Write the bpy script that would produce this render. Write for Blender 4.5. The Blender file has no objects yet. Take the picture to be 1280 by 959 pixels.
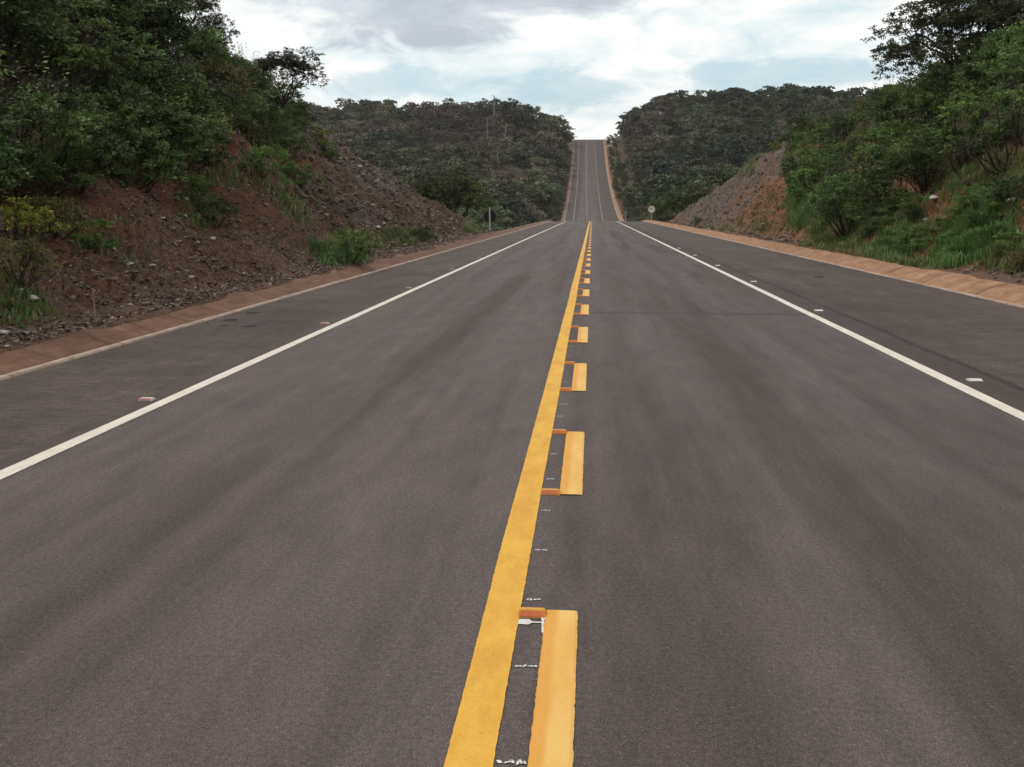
import bpy, bmesh, math
import numpy as np
from mathutils import Vector, Matrix

# ------------------------------------------------------------------ camera, sky, sun, exposure
SC = bpy.context.scene
COL = SC.collection
EYE = 1.67
F_PX, W_PX, H_PX = 1200.0, 1280.0, 959.0
PITCH = math.atan(217.5 / F_PX)
YAW = math.atan(100.5 / F_PX * math.cos(PITCH))
cam_d = bpy.data.cameras.new('camera')
cam_d.sensor_fit = 'HORIZONTAL'
cam_d.sensor_width = 36.0
cam_d.lens = 36.0 * F_PX / W_PX
cam_d.clip_start = 0.1
cam_d.clip_end = 6000
cam = bpy.data.objects.new('camera', cam_d)
COL.objects.link(cam)
cam.location = (0, 0, EYE)
cam.rotation_euler = (math.pi / 2 - PITCH, 0, YAW)
SC.camera = cam

SUN_AZ = math.radians(-62)      # measured from +Y (down the road) towards +X
SUN_EL = math.radians(52)
world = bpy.data.worlds.new('World')
SC.world = world
world.use_nodes = True
SUN_STRENGTH = 1.4
SKY_STRENGTH = 0.10
sun_d = bpy.data.lights.new('sun', 'SUN')
sun_d.energy = SUN_STRENGTH
sun_d.angle = math.radians(11)
sun_d.color = (1.0, 0.95, 0.88)
sun = bpy.data.objects.new('sun', sun_d)
COL.objects.link(sun)
sd = Vector((math.sin(SUN_AZ) * math.cos(SUN_EL), math.cos(SUN_AZ) * math.cos(SUN_EL), math.sin(SUN_EL)))
sun.rotation_euler = sd.to_track_quat('Z', 'Y').to_euler()
sun.location = sd * 60
vs = SC.view_settings
vs.view_transform = 'Standard'
vs.look = 'None'
vs.gamma = 1.0
vs.use_curve_mapping = False
vs.exposure = 0.0
SC.cycles.max_bounces = 6
SC.cycles.diffuse_bounces = 3
SC.cycles.transparent_max_bounces = 6


class NT:
    """small helper round a node tree"""
    def __init__(self, tree):
        self.t = tree
        tree.nodes.clear()

    def n(self, typ, **kw):
        nd = self.t.nodes.new(typ)
        for k, v in kw.items():
            if k.startswith('i_'):
                key = k[2:]
                key = int(key) if key.isdigit() else key.replace('_', ' ')
                nd.inputs[key].default_value = v
            else:
                setattr(nd, k, v)
        return nd

    def l(self, a, b):
        self.t.links.new(a, b)

    def math(self, op, a, b=None, clamp=False):
        nd = self.n('ShaderNodeMath', operation=op, use_clamp=clamp)
        for i, v in enumerate((a, b)):
            if v is None:
                continue
            if isinstance(v, (int, float)):
                nd.inputs[i].default_value = v
            else:
                self.l(v, nd.inputs[i])
        return nd.outputs[0]

    def ramp(self, fac, stops, interp='LINEAR'):
        nd = self.n('ShaderNodeValToRGB')
        cr = nd.color_ramp
        cr.interpolation = interp
        while len(cr.elements) < len(stops):
            cr.elements.new(0.5)
        for e, (p, c) in zip(cr.elements, stops):
            e.position = p
            e.color = (c, c, c, 1) if isinstance(c, (int, float)) else (*c, 1)
        if fac is not None:
            self.l(fac, nd.inputs[0])
        return nd.outputs[0]

    def mix(self, fac, a, b, mode='MIX'):
        nd = self.n('ShaderNodeMix', data_type='RGBA', blend_type=mode)
        for s, v in ((0, fac), (6, a), (7, b)):
            if isinstance(v, (int, float)):
                nd.inputs[s].default_value = v
            elif isinstance(v, tuple):
                nd.inputs[s].default_value = (*v, 1) if len(v) == 3 else v
            else:
                self.l(v, nd.inputs[s])
        return nd.outputs[2]

    def noise(self, vec, scale, detail=4, rough=0.55, dist=0.0, dims='3D'):
        nd = self.n('ShaderNodeTexNoise', noise_dimensions=dims)
        nd.inputs['Scale'].default_value = scale
        nd.inputs['Detail'].default_value = detail
        nd.inputs['Roughness'].default_value = rough
        nd.inputs['Distortion'].default_value = dist
        if vec is not None:
            self.l(vec, nd.inputs['Vector'])
        return nd.outputs[0]

    def scaled(self, vec, s, off=(0, 0, 0), rot=(0, 0, 0)):
        nd = self.n('ShaderNodeMapping')
        nd.inputs['Scale'].default_value = s
        nd.inputs['Location'].default_value = off
        nd.inputs['Rotation'].default_value = rot
        self.l(vec, nd.inputs['Vector'])
        return nd.outputs[0]


def build_sky():
    t = NT(world.node_tree)
    out = t.n('ShaderNodeOutputWorld')
    bg = t.n('ShaderNodeBackground')
    bg.inputs['Strength'].default_value = SKY_STRENGTH
    sky = t.n('ShaderNodeTexSky', sky_type='NISHITA')
    sky.sun_disc = False
    sky.sun_elevation = SUN_EL
    sky.sun_rotation = SUN_AZ
    sky.altitude = 400
    sky.air_density = 1.2
    sky.dust_density = 2.0
    tc = t.n('ShaderNodeTexCoord')
    sep = t.n('ShaderNodeSeparateXYZ')
    t.l(tc.outputs['Generated'], sep.inputs[0])
    x, y, z = sep.outputs
    # cloud deck: directions meet a flat layer
    zz = t.math('ADD', t.math('MAXIMUM', z, 0.0), 0.10)
    px = t.math('DIVIDE', x, zz)
    py = t.math('DIVIDE', y, zz)
    cv = t.n('ShaderNodeCombineXYZ')
    t.l(px, cv.inputs[0]); t.l(py, cv.inputs[1])
    deck = cv.outputs[0]
    n1 = t.noise(t.scaled(deck, (0.55, 0.75, 1), (3.1, 1.7, 0)), 1.0, 7, 0.6, 0.4)
    n2 = t.noise(t.scaled(tc.outputs['Generated'], (5.2, 5.2, 15), (2.3, 4.2, 2.7)), 1.0, 7, 0.58, 0.5)
    n3 = t.noise(t.scaled(tc.outputs['Generated'], (13, 13, 34), (1.3, .2, 5.7)), 1.0, 6, 0.6, 0.6)
    # elevation / azimuth slopes for the forward half of the sky
    yy = t.math('MAXIMUM', y, 0.05)
    u = t.math('DIVIDE', x, yy)
    v = t.math('DIVIDE', z, yy)

    nw0 = t.math('ADD', t.math('MULTIPLY', n2, .5), t.math('MULTIPLY', n3, .5))

    def blob(cu, cv_, ru, rv, edge=0.55):
        w = t.math('MULTIPLY', t.math('SUBTRACT', nw0, 0.5), 6.0)
        a = t.math('DIVIDE', t.math('SUBTRACT', u, cu), ru)
        b = t.math('DIVIDE', t.math('SUBTRACT', v, cv_), rv)
        r = t.math('SQRT', t.math('ADD', t.math('MULTIPLY', a, a), t.math('MULTIPLY', b, b)))
        r = t.math('ADD', r, w)
        nd = t.n('ShaderNodeMapRange', interpolation_type='SMOOTHSTEP')
        t.l(r, nd.inputs[0])
        nd.inputs[1].default_value = 1.0 + edge
        nd.inputs[2].default_value = 1.0 - edge
        return nd.outputs[0]
    cover = t.ramp(n1, [(0.33, 0.6), (0.50, 1.0)])
    # blue openings
    opening = t.math('MAXIMUM', blob(-0.215, 0.128, 0.06, 0.012, .6), blob(0.19, 0.130, 0.12, 0.010, .6))
    opening = t.math('MAXIMUM', opening, blob(-0.02, 0.115, 0.05, 0.016, .4))
    opening = t.math('MULTIPLY', opening, 0.6)
    cover = t.math('SUBTRACT', cover, opening, True)
    K = 1.0 / SKY_STRENGTH
    nw = t.math('ADD', t.math('MULTIPLY', n2, .6), t.math('MULTIPLY', n3, .4))
    white = t.ramp(nw, [(0.36, (0.62 * K, 0.79 * K, 0.85 * K)), (0.45, (0.84 * K, 0.93 * K, 0.95 * K)), (0.54, (1.06 * K, 1.06 * K, 1.04 * K))])
    grey = t.mix(t.ramp(nw, [(.36, 0.0), (.6, 1.0)]), (0.52 * K, 0.56 * K, 0.64 * K), (0.80 * K, 0.85 * K, 0.90 * K))
    gfac = t.math('MAXIMUM', blob(-0.175, 0.212, 0.17, 0.034, 0.5), blob(0.0, 0.222, 0.14, 0.018, 0.6))
    gfac = t.math('MULTIPLY', gfac, 0.9)
    cloud = t.mix(gfac, white, grey)
    pale = t.mix(0.72, sky.outputs[0], (0.55 * K, 0.75 * K, 0.84 * K))
    col = t.mix(cover, pale, cloud)
    t.l(col, bg.inputs['Color'])
    t.l(bg.outputs[0], out.inputs['Surface'])


build_sky()

# ------------------------------------------------------------------ helpers
RNG = np.random.default_rng(7)


def hash01(ix, iy, seed):
    h = (ix.astype(np.int64) * 374761393 + iy.astype(np.int64) * 668265263 + seed * 2147483647) & 0xFFFFFFFF
    h = ((h ^ (h >> 13)) * 1274126177) & 0xFFFFFFFF
    h = ((h ^ (h >> 16)) * 2246822519) & 0xFFFFFFFF
    return ((h ^ (h >> 15)) & 0xFFFFFF) / float(0xFFFFFF)


def vnoise(x, y, seed=0):
    x = np.asarray(x, float); y = np.asarray(y, float)
    xi = np.floor(x); yi = np.floor(y)
    fx = x - xi; fy = y - yi
    fx = fx * fx * (3 - 2 * fx); fy = fy * fy * (3 - 2 * fy)
    a = hash01(xi, yi, seed); b = hash01(xi + 1, yi, seed)
    c = hash01(xi, yi + 1, seed); d = hash01(xi + 1, yi + 1, seed)
    return (a * (1 - fx) + b * fx) * (1 - fy) + (c * (1 - fx) + d * fx) * fy - 0.5


def fbm(x, y, octv=4, seed=0, gain=0.5):
    s, a = 0.0, 1.0
    for k in range(octv):
        s = s + a * vnoise(x * 2 ** k + 17.3 * k, y * 2 ** k - 9.1 * k, seed + k)
        a *= gain
    return s


def sstep(a, b, x):
    t = np.clip((np.asarray(x, float) - a) / (b - a), 0, 1)
    return t * t * (3 - 2 * t)


def mesh_np(name, verts, faces, mats=(), attrs=None, smooth=False, mat_index=None):
    """verts (N,3); faces: list of (M,k) integer arrays (k constant in each)"""
    me = bpy.data.meshes.new(name)
    verts = np.asarray(verts, np.float32)
    if not isinstance(faces, (list, tuple)):
        faces = [faces]
    faces = [np.asarray(f, np.int32) for f in faces if len(f)]
    me.vertices.add(len(verts))
    me.vertices.foreach_set('co', verts.ravel())
    loops = np.concatenate([f.ravel() for f in faces])
    tot = np.concatenate([np.full(len(f), f.shape[1], np.int32) for f in faces])
    start = np.concatenate([[0], np.cumsum(tot)[:-1]]).astype(np.int32)
    me.loops.add(len(loops))
    me.loops.foreach_set('vertex_index', loops)
    me.polygons.add(len(tot))
    me.polygons.foreach_set('loop_start', start)
    me.polygons.foreach_set('loop_total', tot)
    if mat_index is not None:
        me.polygons.foreach_set('material_index', np.asarray(mat_index, np.int32))
    me.update(calc_edges=True)
    me.validate()
    me.polygons.foreach_set('use_smooth', np.full(len(tot), bool(smooth)))
    for k, v in (attrs or {}).items():
        v = np.asarray(v, np.float32)
        if v.ndim == 1:
            at_ = me.attributes.new(k, 'FLOAT', 'POINT')
            at_.data.foreach_set('value', v)
        else:
            at_ = me.attributes.new(k, 'FLOAT_COLOR', 'POINT')
            at_.data.foreach_set('color', v.ravel())
    for m in mats:
        me.materials.append(m)
    return me


def link(name, data, parent=None, loc=None):
    o = bpy.data.objects.new(name, data)
    COL.objects.link(o)
    if parent is not None:
        o.parent = parent
    if loc is not None:
        o.location = loc
    return o


def tag(o, label=None, cat=None, group=None, kind=None):
    for k, v in (('label', label), ('category', cat), ('group', group), ('kind', kind)):
        if v:
            o[k] = v
    return o


def ray_dir(px, py):
    th, ps = PITCH, YAW
    Fv = np.array([-math.sin(ps) * math.cos(th), math.cos(ps) * math.cos(th), -math.sin(th)])
    Rv = np.array([math.cos(ps), math.sin(ps), 0.0])
    Uv = np.cross(Rv, Fv)
    d = Fv + Rv * (px - W_PX / 2) / F_PX - Uv * (py - H_PX / 2) / F_PX
    return d / d[1]


def at(px, py, Y):
    return np.array([0, 0, EYE]) + ray_dir(px, py) * Y


# ------------------------------------------------------------------ land form
_yf = np.arange(-80, 1500, 1.0)
_zp = np.interp(_yf, [-80, 0, 118, 150, 175, 205, 225, 243, 273, 315, 350, 392, 425, 459, 472, 500, 700, 1500],
                [0, 0, 0, -.05, -1.2, -2.6, -2.0, -.75, 1.7, 6.2, 10.8, 17.2, 24.4, 33.0, 34.6, 35.5, 30, 10])
_k = np.exp(-0.5 * (np.arange(-12, 13) / 4.0) ** 2); _k /= _k.sum()
_zs = np.convolve(np.pad(_zp, 12, mode='edge'), _k, mode='valid')


def zroad(Y):
    return np.interp(Y, _yf, _zs)


def xroad(Y):
    return -2.8 * np.clip((np.asarray(Y, float) - 135) / 324, 0, 1.5)


GL, GR = 6.42, 8.30       # outer edges of the drain strips
AL, AR = 5.88, 7.50       # outer edges of the asphalt


def edge_wob(Y, side):
    return 0.10 * fbm(np.asarray(Y) / 2.2, np.full(np.shape(Y), side * 3.3), 3, 11 + side)


def land(X, Y, detail=True):
    """height of the ground and how much of it is cut face"""
    X = np.asarray(X, float); Y = np.asarray(Y, float)
    zr = zroad(Y); xc = X - xroad(Y)
    left = xc < 0.8
    d = np.where(left, -xc - GL, xc - GR)
    dp = np.maximum(d, 0)
    # the cut faces
    bench = 0.9
    slope = np.where(left, 0.8, 1.0) * (1 + 0.10 * fbm(Y / 14.0, X * 0 + 4.0, 2, 3))
    slope = np.where(~left & (Y < 60), slope * 0.88, slope)
    zc = zr + np.where(left, 0.13, 0.19) + 0.12 * np.minimum(dp, bench) + slope * np.maximum(dp - bench, 0)
    # natural ground at the edge of the cut, and how it runs outward
    nl = np.interp(Y, [-60, 0, 16, 30, 44, 48.7, 51, 53.6, 56.4, 59.5, 63, 67, 74, 90, 120, 160, 200],
                   [3, 3.2, 3.6, 4.2, 4.9, 4.75, 4.15, 3.5, 2.8, 2.0, 1.1, 0.1, -1.6, -3, -4.5, -6, -5])
    gl = np.interp(Y, [-60, 30, 46, 56, 70], [.34, .34, .22, .02, -.06])
    nl = nl + gl * np.minimum(dp, 26) * sstep(0, 8, dp)
    nr = np.interp(Y, [-60, 0, 12, 24, 40, 60, 85.8, 89.4, 93.4, 97.7, 102.5, 107.8, 113.8, 130, 160, 200],
                   [2, 2.2, 2.4, 3.0, 4.4, 5.6, 6.85, 6.1, 5.25, 4.3, 3.3, 2.2, .9, -2, -5, -5])
    gr = np.interp(Y, [-60, 30, 52, 66, 82, 95, 115], [.34, .30, .24, .10, .05, .0, -.06])
    nr = nr + gr * np.minimum(dp, 26) * sstep(0, 8, dp)
    bl = np.interp(dp, [0, 3, 9, 17, 26, 40, 80, 200, 500], [-.8, 0, 1.2, 4.6, 7.8, 9.6, 10.6, 10, -8])
    br = np.interp(dp, [0, 1, 5, 14, 26, 45, 90, 200, 500], [-.4, 0, .9, 4.6, 10.5, 13.2, 16.2, 15, -8])
    rampY = np.interp(Y, [200, 250, 350, 440, 520, 1500], [.0, .3, .75, 1, .95, .4])
    nf = zr - 1.0 * sstep(0, 12, dp) * (1 - sstep(240, 330, Y)) * 3 + np.where(left, bl, br) * rampY
    big = fbm(X / 42.0, Y / 55.0, 3, 21) * 3.2 * sstep(8, 40, dp)
    far = sstep(195, 262, Y)
    n = np.where(left, nl, nr) * (1 - far) + (nf + big) * far
    zf = zr - 0.08 - 0.55 * dp
    z = np.maximum(np.minimum(n, zc), zf)
    cut = sstep(-0.25, 0.25, n - zc) * (dp > 0)
    if detail:
        s = dp * 1.28
        ca, sa = math.cos(0.60), math.sin(0.60)
        P = Y * ca - s * sa; Q = Y * sa + s * ca
        face = sstep(0.5, 1.6, dp) * np.clip(cut + 0.15, 0, 1) * (1 - sstep(130, 170, Y))
        rock = np.where(left, sstep(36, 50, Y), sstep(62, 78, Y))
        rk = fbm(P / 2.6, Q / 0.55, 4, 31, .6) * np.where(left, .55, .95) + fbm(P / .7, Q / .22, 2, 37, .6) * .20
        er = (-np.abs(fbm(Q / .9, P / 5.0, 3, 41)) * 0.75 + fbm(P / 1.1, Q / .38, 3, 45, .6) * .34 + fbm(X / .4, Y / .4, 2, 46) * .12 + fbm(X / 2.4, Y / 2.4, 2, 47) * .6)
        rk = rk + np.where(left, 0, 1) * (np.floor((Q + fbm(P / 3, Q / 3, 2, 33)) / .8) * .8 - Q) * .16
        z = z + face * (rock * rk + (1 - rock) * er)
        z = z + (1 - face) * sstep(0.05, 1.0, dp) * (fbm(X / 1.3, Y / 1.3, 3, 51) * .14 + fbm(X / .3, Y / .3, 2, 53) * .06)
    inside = d < 0.02
    z = np.where(inside, np.minimum(zr - 0.25, z), z)
    return z, cut


def build_ground():
    def axis(parts):
        a = [np.arange(p, q, s) for p, q, s in parts]
        return np.concatenate(a + [[parts[-1][1]]])
    xp = axis([(0, 6.3, 1.5), (6.3, 17, .17), (17, 30, .5), (30, 60, 1.5), (60, 140, 4), (140, 300, 16), (300, 1400, 110)])
    xs = np.concatenate([-xp[::-1], xp[1:]])
    ys = axis([(-70, 4, 3), (4, 60, .2), (60, 118, .3), (118, 260, 1.6), (260, 480, 2.2), (480, 700, 12), (700, 1500, 80)])
    XX, YY = np.meshgrid(xs, ys)
    Xw = XX + xroad(YY)
    Z, cut = land(Xw, YY)
    nx, ny = len(xs), len(ys)
    idx = np.arange(nx * ny).reshape(ny, nx)
    q = np.stack([idx[:-1, :-1], idx[:-1, 1:], idx[1:, 1:], idx[1:, :-1]], -1).reshape(-1, 4)
    left = XX < 0.8
    d = np.maximum(np.where(left, -XX - GL, XX - GR), 0)
    w = fbm(Xw / 3.0, YY / 4.0, 4, 61)
    rock = np.where(left, sstep(31, 44, YY + 14 * w), sstep(66, 78, YY + 14 * w - .9 * (d - 3)))
    rock = rock * (1 - sstep(125, 150, YY))
    rubble = np.where(left, 1 - sstep(1.6, 4.4, d + 3.5 * w - .02 * (YY - 20)), 1 - sstep(.4, 1.6, d + 1.4 * w)) * (YY < 140)
    thick = np.interp(YY, [0, 13, 22, 36, 47], [9.5, 9.5, 10.8, 12.2, 13.6]) - GL
    thick = sstep(.2, 1.4, d - thick + 1.6 * w) * left * (YY < 47)
    thr = np.interp(YY, [32, 40, 52, 62, 72, 80], [13.6, 11.2, 11.4, 13.0, 15.0, 15.6]) - GR
    thr = sstep(.2, 1.6, d - thr + 1.6 * w) * (~left) * (YY < 84) * sstep(30, 36, YY)
    green = np.maximum(np.clip(1 - cut, 0, 1) * sstep(.6, 1.4, d), np.maximum(thick, thr))
    pale = sstep(436, 448, YY) * (1 - sstep(2.6, 4.2, d))
    zone = np.stack([rock, rubble, green, pale], -1).reshape(-1, 4)
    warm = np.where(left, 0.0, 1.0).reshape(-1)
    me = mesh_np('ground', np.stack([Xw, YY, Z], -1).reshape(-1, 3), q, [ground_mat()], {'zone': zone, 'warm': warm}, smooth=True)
    tag(link('ground', me), kind='structure')


def new_mat(name):
    m = bpy.data.materials.new(name)
    m.use_nodes = True
    t = NT(m.node_tree)
    out = t.n('ShaderNodeOutputMaterial')
    b = t.n('ShaderNodeBsdfPrincipled')
    t.l(b.outputs[0], out.inputs['Surface'])
    b.inputs['Specular IOR Level'].default_value = 0.25
    return m, t, b, out


def ground_mat():
    m, t, b, out = new_mat('earth and rock')
    geo = t.n('ShaderNodeNewGeometry')
    P = geo.outputs['Position']
    at_ = t.n('ShaderNodeAttribute', attribute_name='zone')
    sep = t.n('ShaderNodeSeparateColor')
    t.l(at_.outputs['Color'], sep.inputs[0])
    rock, rub, grn = sep.outputs
    pale = at_.outputs['Alpha']
    warm = t.n('ShaderNodeAttribute', attribute_name='warm').outputs['Fac']
    nL = t.noise(P, 0.5, 5, .6)
    nM = t.noise(P, 2.6, 6, .65, .4)
    nF = t.noise(P, 11.0, 5, .7, .3)
    nS = t.noise(t.scaled(P, (3.0, 1.1, 3.2), rot=(0.62, 0, 0)), 1.6, 6, .7, .6)
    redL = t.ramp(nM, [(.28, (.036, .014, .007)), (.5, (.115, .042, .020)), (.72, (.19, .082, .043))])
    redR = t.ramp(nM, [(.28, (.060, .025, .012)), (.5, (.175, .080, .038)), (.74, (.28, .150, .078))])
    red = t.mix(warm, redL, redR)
    nD = t.noise(t.scaled(P, (2.2, .55, 2.2), rot=(0.62, 0, 0)), 1.5, 6, .68, .5)
    red = t.mix(t.ramp(nD, [(.36, .75), (.52, 0.0)]), red, t.mix(warm, (.030, .016, .011), (.075, .032, .016)))
    red = t.mix(t.ramp(nD, [(.58, 0.0), (.72, .55)]), red, t.mix(warm, (.20, .135, .10), (.30, .19, .11)))
    rockc = t.ramp(nS, [(.28, (.032, .022, .018)), (.44, (.100, .074, .062)), (.60, (.185, .145, .123)), (.8, (.33, .28, .24))])
    rubc = t.ramp(nF, [(.30, (.034, .019, .013)), (.5, (.125, .075, .054)), (.72, (.27, .19, .148))])
    rubc = t.mix(t.ramp(nM, [(.42, 0.0), (.62, .6)]), rubc, red)
    grnc = t.ramp(nM, [(.3, (.026, .022, .013)), (.55, (.062, .052, .028)), (.75, (.11, .088, .05))])
    rockc = t.mix(t.ramp(nL, [(.42, 0.0), (.66, .55)]), rockc, red)
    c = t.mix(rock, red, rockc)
    c = t.mix(t.math('MULTIPLY', rub, t.ramp(nL, [(.3, .6), (.6, 1.0)])), c, rubc)
    c = t.mix(t.math('MULTIPLY', grn, .85), c, grnc)
    c = t.mix(pale, c, t.ramp(nM, [(.3, (.30, .22, .17)), (.7, (.58, .48, .40))]))
    spk = t.ramp(t.noise(P, 26, 3, .6), [(.63, 0.0), (.70, .5)])
    c = t.mix(t.math('MULTIPLY', spk, t.math('MAXIMUM', rock, rub)), c, (.34, .27, .23))
    t.l(c, b.inputs['Base Color'])
    b.inputs['Roughness'].default_value = .95
    h = t.math('ADD', t.math('MULTIPLY', nF, .5), t.math('MULTIPLY', nM, 1.0))
    h = t.math('ADD', h, t.math('MULTIPLY', t.math('MULTIPLY', nS, rock), 1.2))
    bp = t.n('ShaderNodeBump')
    bp.inputs['Strength'].default_value = .9
    bp.inputs['Distance'].default_value = .2
    t.l(h, bp.inputs['Height'])
    t.l(bp.outputs[0], b.inputs['Normal'])
    return m


build_ground()


# ------------------------------------------------------------------ carriageway
def asphalt_mat(name, shoulder=False):
    m, t, b, out = new_mat(name)
    geo = t.n('ShaderNodeNewGeometry')
    P = geo.outputs['Position']
    sep = t.n('ShaderNodeSeparateXYZ')
    t.l(P, sep.inputs[0])
    x, y, z = sep.outputs
    grain = t.noise(P, 165, 3, .75)
    grain2 = t.noise(P, 42, 5, .75)
    mid = t.noise(t.scaled(P, (1.2, .22, 1)), 1.0, 5, .6, .3)
    lanes = t.noise(t.scaled(P, (1.5, .055, 1)), 1.0, 4, .6, .3)
    streak = t.noise(t.scaled(P, (.30, 2.2, 1)), 1.0, 5, .65, .3)
    if shoulder:
        base = t.ramp(mid, [(.25, (.042, .029, .025)), (.5, (.074, .053, .045)), (.75, (.122, .090, .077))])
        base = t.mix(t.ramp(t.noise(P, .35, 4, .6), [(.42, 0.0), (.64, .7)]), base, (.110, .078, .065))
        base = t.mix(t.ramp(streak, [(.4, .5), (.6, 0.0)]), base, (.052, .040, .036))
        sd_ = t.math('ABSOLUTE', t.math('SUBTRACT', t.math('ADD', x, t.math('MULTIPLY', t.math('SUBTRACT', mid, .5), .22)), 4.10))
        base = t.mix(t.ramp(sd_, [(.02, .85), (.08, 0.0)]), base, (.026, .019, .017))
        rg = t.noise(t.scaled(P, (2.2, 6.0, 1)), 2.2, 6, .75, .4)
        base = t.mix(1.0, base, t.ramp(rg, [(.3, .62), (.5, 1.0), (.7, 1.42)]), 'MULTIPLY')
        pk = t.noise(P, 9, 4, .7)
        base = t.mix(t.ramp(pk, [(.64, 0.0), (.70, .75)]), base, (.020, .015, .014))
        spots = t.ramp(t.noise(P, 3.2, 3, .5), [(.70, 0.0), (.76, .55)])
        base = t.mix(spots, base, (.026, .021, .020))
    else:
        base = t.ramp(mid, [(.25, (.066, .048, .043)), (.5, (.090, .067, .061)), (.75, (.121, .092, .086))])
        # tyre tracks: soft brown bands along each lane
        band = None
        for cx, wd, am in ((-3.05, .30, .35), (-1.75, .34, 1.2), (-.66, .22, .55), (.40, .26, .35), (1.52, .38, 1.2), (2.75, .34, .35)):
            q = t.math('DIVIDE', t.math('SUBTRACT', t.math('ADD', x, t.math('MULTIPLY', t.math('SUBTRACT', mid, .5), .8)), cx), wd)
            g = t.math('MULTIPLY', t.math('POWER', 2.718, t.math('MULTIPLY', t.math('MULTIPLY', q, q), -1.0)), am)
            band = g if band is None else t.math('ADD', band, g)
        band = t.math('MULTIPLY', band, t.ramp(lanes, [(.33, .45), (.66, 1.0)]))
        base = t.mix(t.math('MULTIPLY', band, .85, True), base, (.052, .036, .029))
        lm = t.ramp(lanes, [(.40, 0.0), (.60, .75)])
        base = t.mix(lm, base, (.126, .097, .092))
        base = t.mix(t.ramp(t.noise(t.scaled(P, (.5, .16, 1)), 1.0, 4, .6), [(.5, 0.0), (.72, .38)]), base, (.082, .056, .045))
        pt = t.ramp(streak, [(.62, 0.0), (.75, .25)])
        base = t.mix(pt, base, (.060, .046, .042))
        # beyond the edge lines the surface is as dark as the shoulders
        edge = t.math('MAXIMUM', t.math('GREATER_THAN', x, 3.56), t.math('LESS_THAN', x, -3.76))
        base = t.mix(t.math('MULTIPLY', edge, .8), base, (.070, .049, .042))
        # construction joint across the right lane, about sixteen metres on
        jw = t.math('ADD', y, t.math('MULTIPLY', t.math('SUBTRACT', grain2, .5), .35))
        jd = t.math('ABSOLUTE', t.math('SUBTRACT', jw, 15.8))
        jf = t.math('MULTIPLY', t.ramp(jd, [(.02, .75), (.24, 0.0)]), t.math('GREATER_THAN', x, .03))
        base = t.mix(jf, base, (.052, .043, .043))
        # small pale scuffs
        sc = t.ramp(t.noise(t.scaled(P, (2.0, .9, 1), (5, 3, 0)), 1.7, 2, .5, .2), [(.79, 0.0), (.84, .35)])
        base = t.mix(sc, base, (.21, .18, .165))
    gr = t.ramp(grain, [(.32, .36), (.5, .93), (.70, 1.9)])
    gr2 = t.ramp(grain2, [(.3, .62), (.5, 1.0), (.7, 1.36)])
    blot_ = t.noise(t.scaled(P, (1, .28, 1)), 4.2, 6, .7, .2)
    base = t.mix(1.0, base, t.ramp(blot_, [(.3, .82), (.5, 1.0), (.7, 1.17)]), 'MULTIPLY')
    c = t.mix(1.0, base, gr, 'MULTIPLY')
    c = t.mix(1.0, c, gr2, 'MULTIPLY')
    ag = t.noise(P, 75, 2, .5)
    c = t.mix(t.ramp(ag, [(.64, 0.0), (.71, .55)]), c, (.26, .20, .18))
    c = t.mix(t.ramp(ag, [(.25, .55), (.33, 0.0)]), c, (.030, .023, .021))
    t.l(c, b.inputs['Base Color'])
    b.inputs['Roughness'].default_value = .86
    b.inputs['Specular IOR Level'].default_value = .22
    bp = t.n('ShaderNodeBump')
    bp.inputs['Strength'].default_value = .55
    bp.inputs['Distance'].default_value = .006
    t.l(t.math('ADD', grain, t.math('MULTIPLY', grain2, .8)), bp.inputs['Height'])
    t.l(bp.outputs[0], b.inputs['Normal'])
    return m


Y_ROWS = np.concatenate([np.arange(-60, 0, 5), np.arange(0, 40, .25), np.arange(40, 120, 1.0), np.arange(120, 480, 2.0), np.arange(480, 760, 14)])


def strip(name, cols, mat, ys=Y_ROWS, kind='structure', smooth=True):
    """a sheet swept along the road; cols: list of (x offset, height) pairs or functions of Y returning them"""
    V = []
    for c in cols:
        xo, zo = c(ys) if callable(c) else (np.full(len(ys), c[0]), np.full(len(ys), c[1]))
        V.append(np.stack([xo + xroad(ys), ys, zroad(ys) + zo], -1))
    V = np.stack(V, 1)
    n, k = V.shape[:2]
    idx = np.arange(n * k).reshape(n, k)
    q = np.stack([idx[:-1, :-1], idx[:-1, 1:], idx[1:, 1:], idx[1:, :-1]], -1).reshape(-1, 4)
    me = mesh_np(name, V.reshape(-1, 3), q, [mat], smooth=smooth)
    return tag(link(name, me), kind=kind)


M_ROAD = asphalt_mat('worn asphalt')
M_SHOULDER = asphalt_mat('shoulder asphalt', True)


def wob(x, amp, scale, seed, z=0.0):
    return lambda ys: (x + amp * fbm(ys / scale, ys * 0 + seed, 3, seed), np.full(len(ys), z))


strip('road', [wob(-4.02, .05, 1.5, 71, -.012), wob(-3.95, .05, 1.5, 71, 0.0), (0, 0.0), wob(4.02, .09, 1.2, 72, 0.0), wob(4.05, .09, 1.2, 72, -.03)], M_ROAD)
strip('road_shoulder_left', [(-5.9, -.012), (-5.0, -.012), (-3.9, -.006)], M_SHOULDER)
strip('road_shoulder_right', [(3.8, -.014), (5.5, -.014), (7.55, -.014)], M_SHOULDER)


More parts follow.
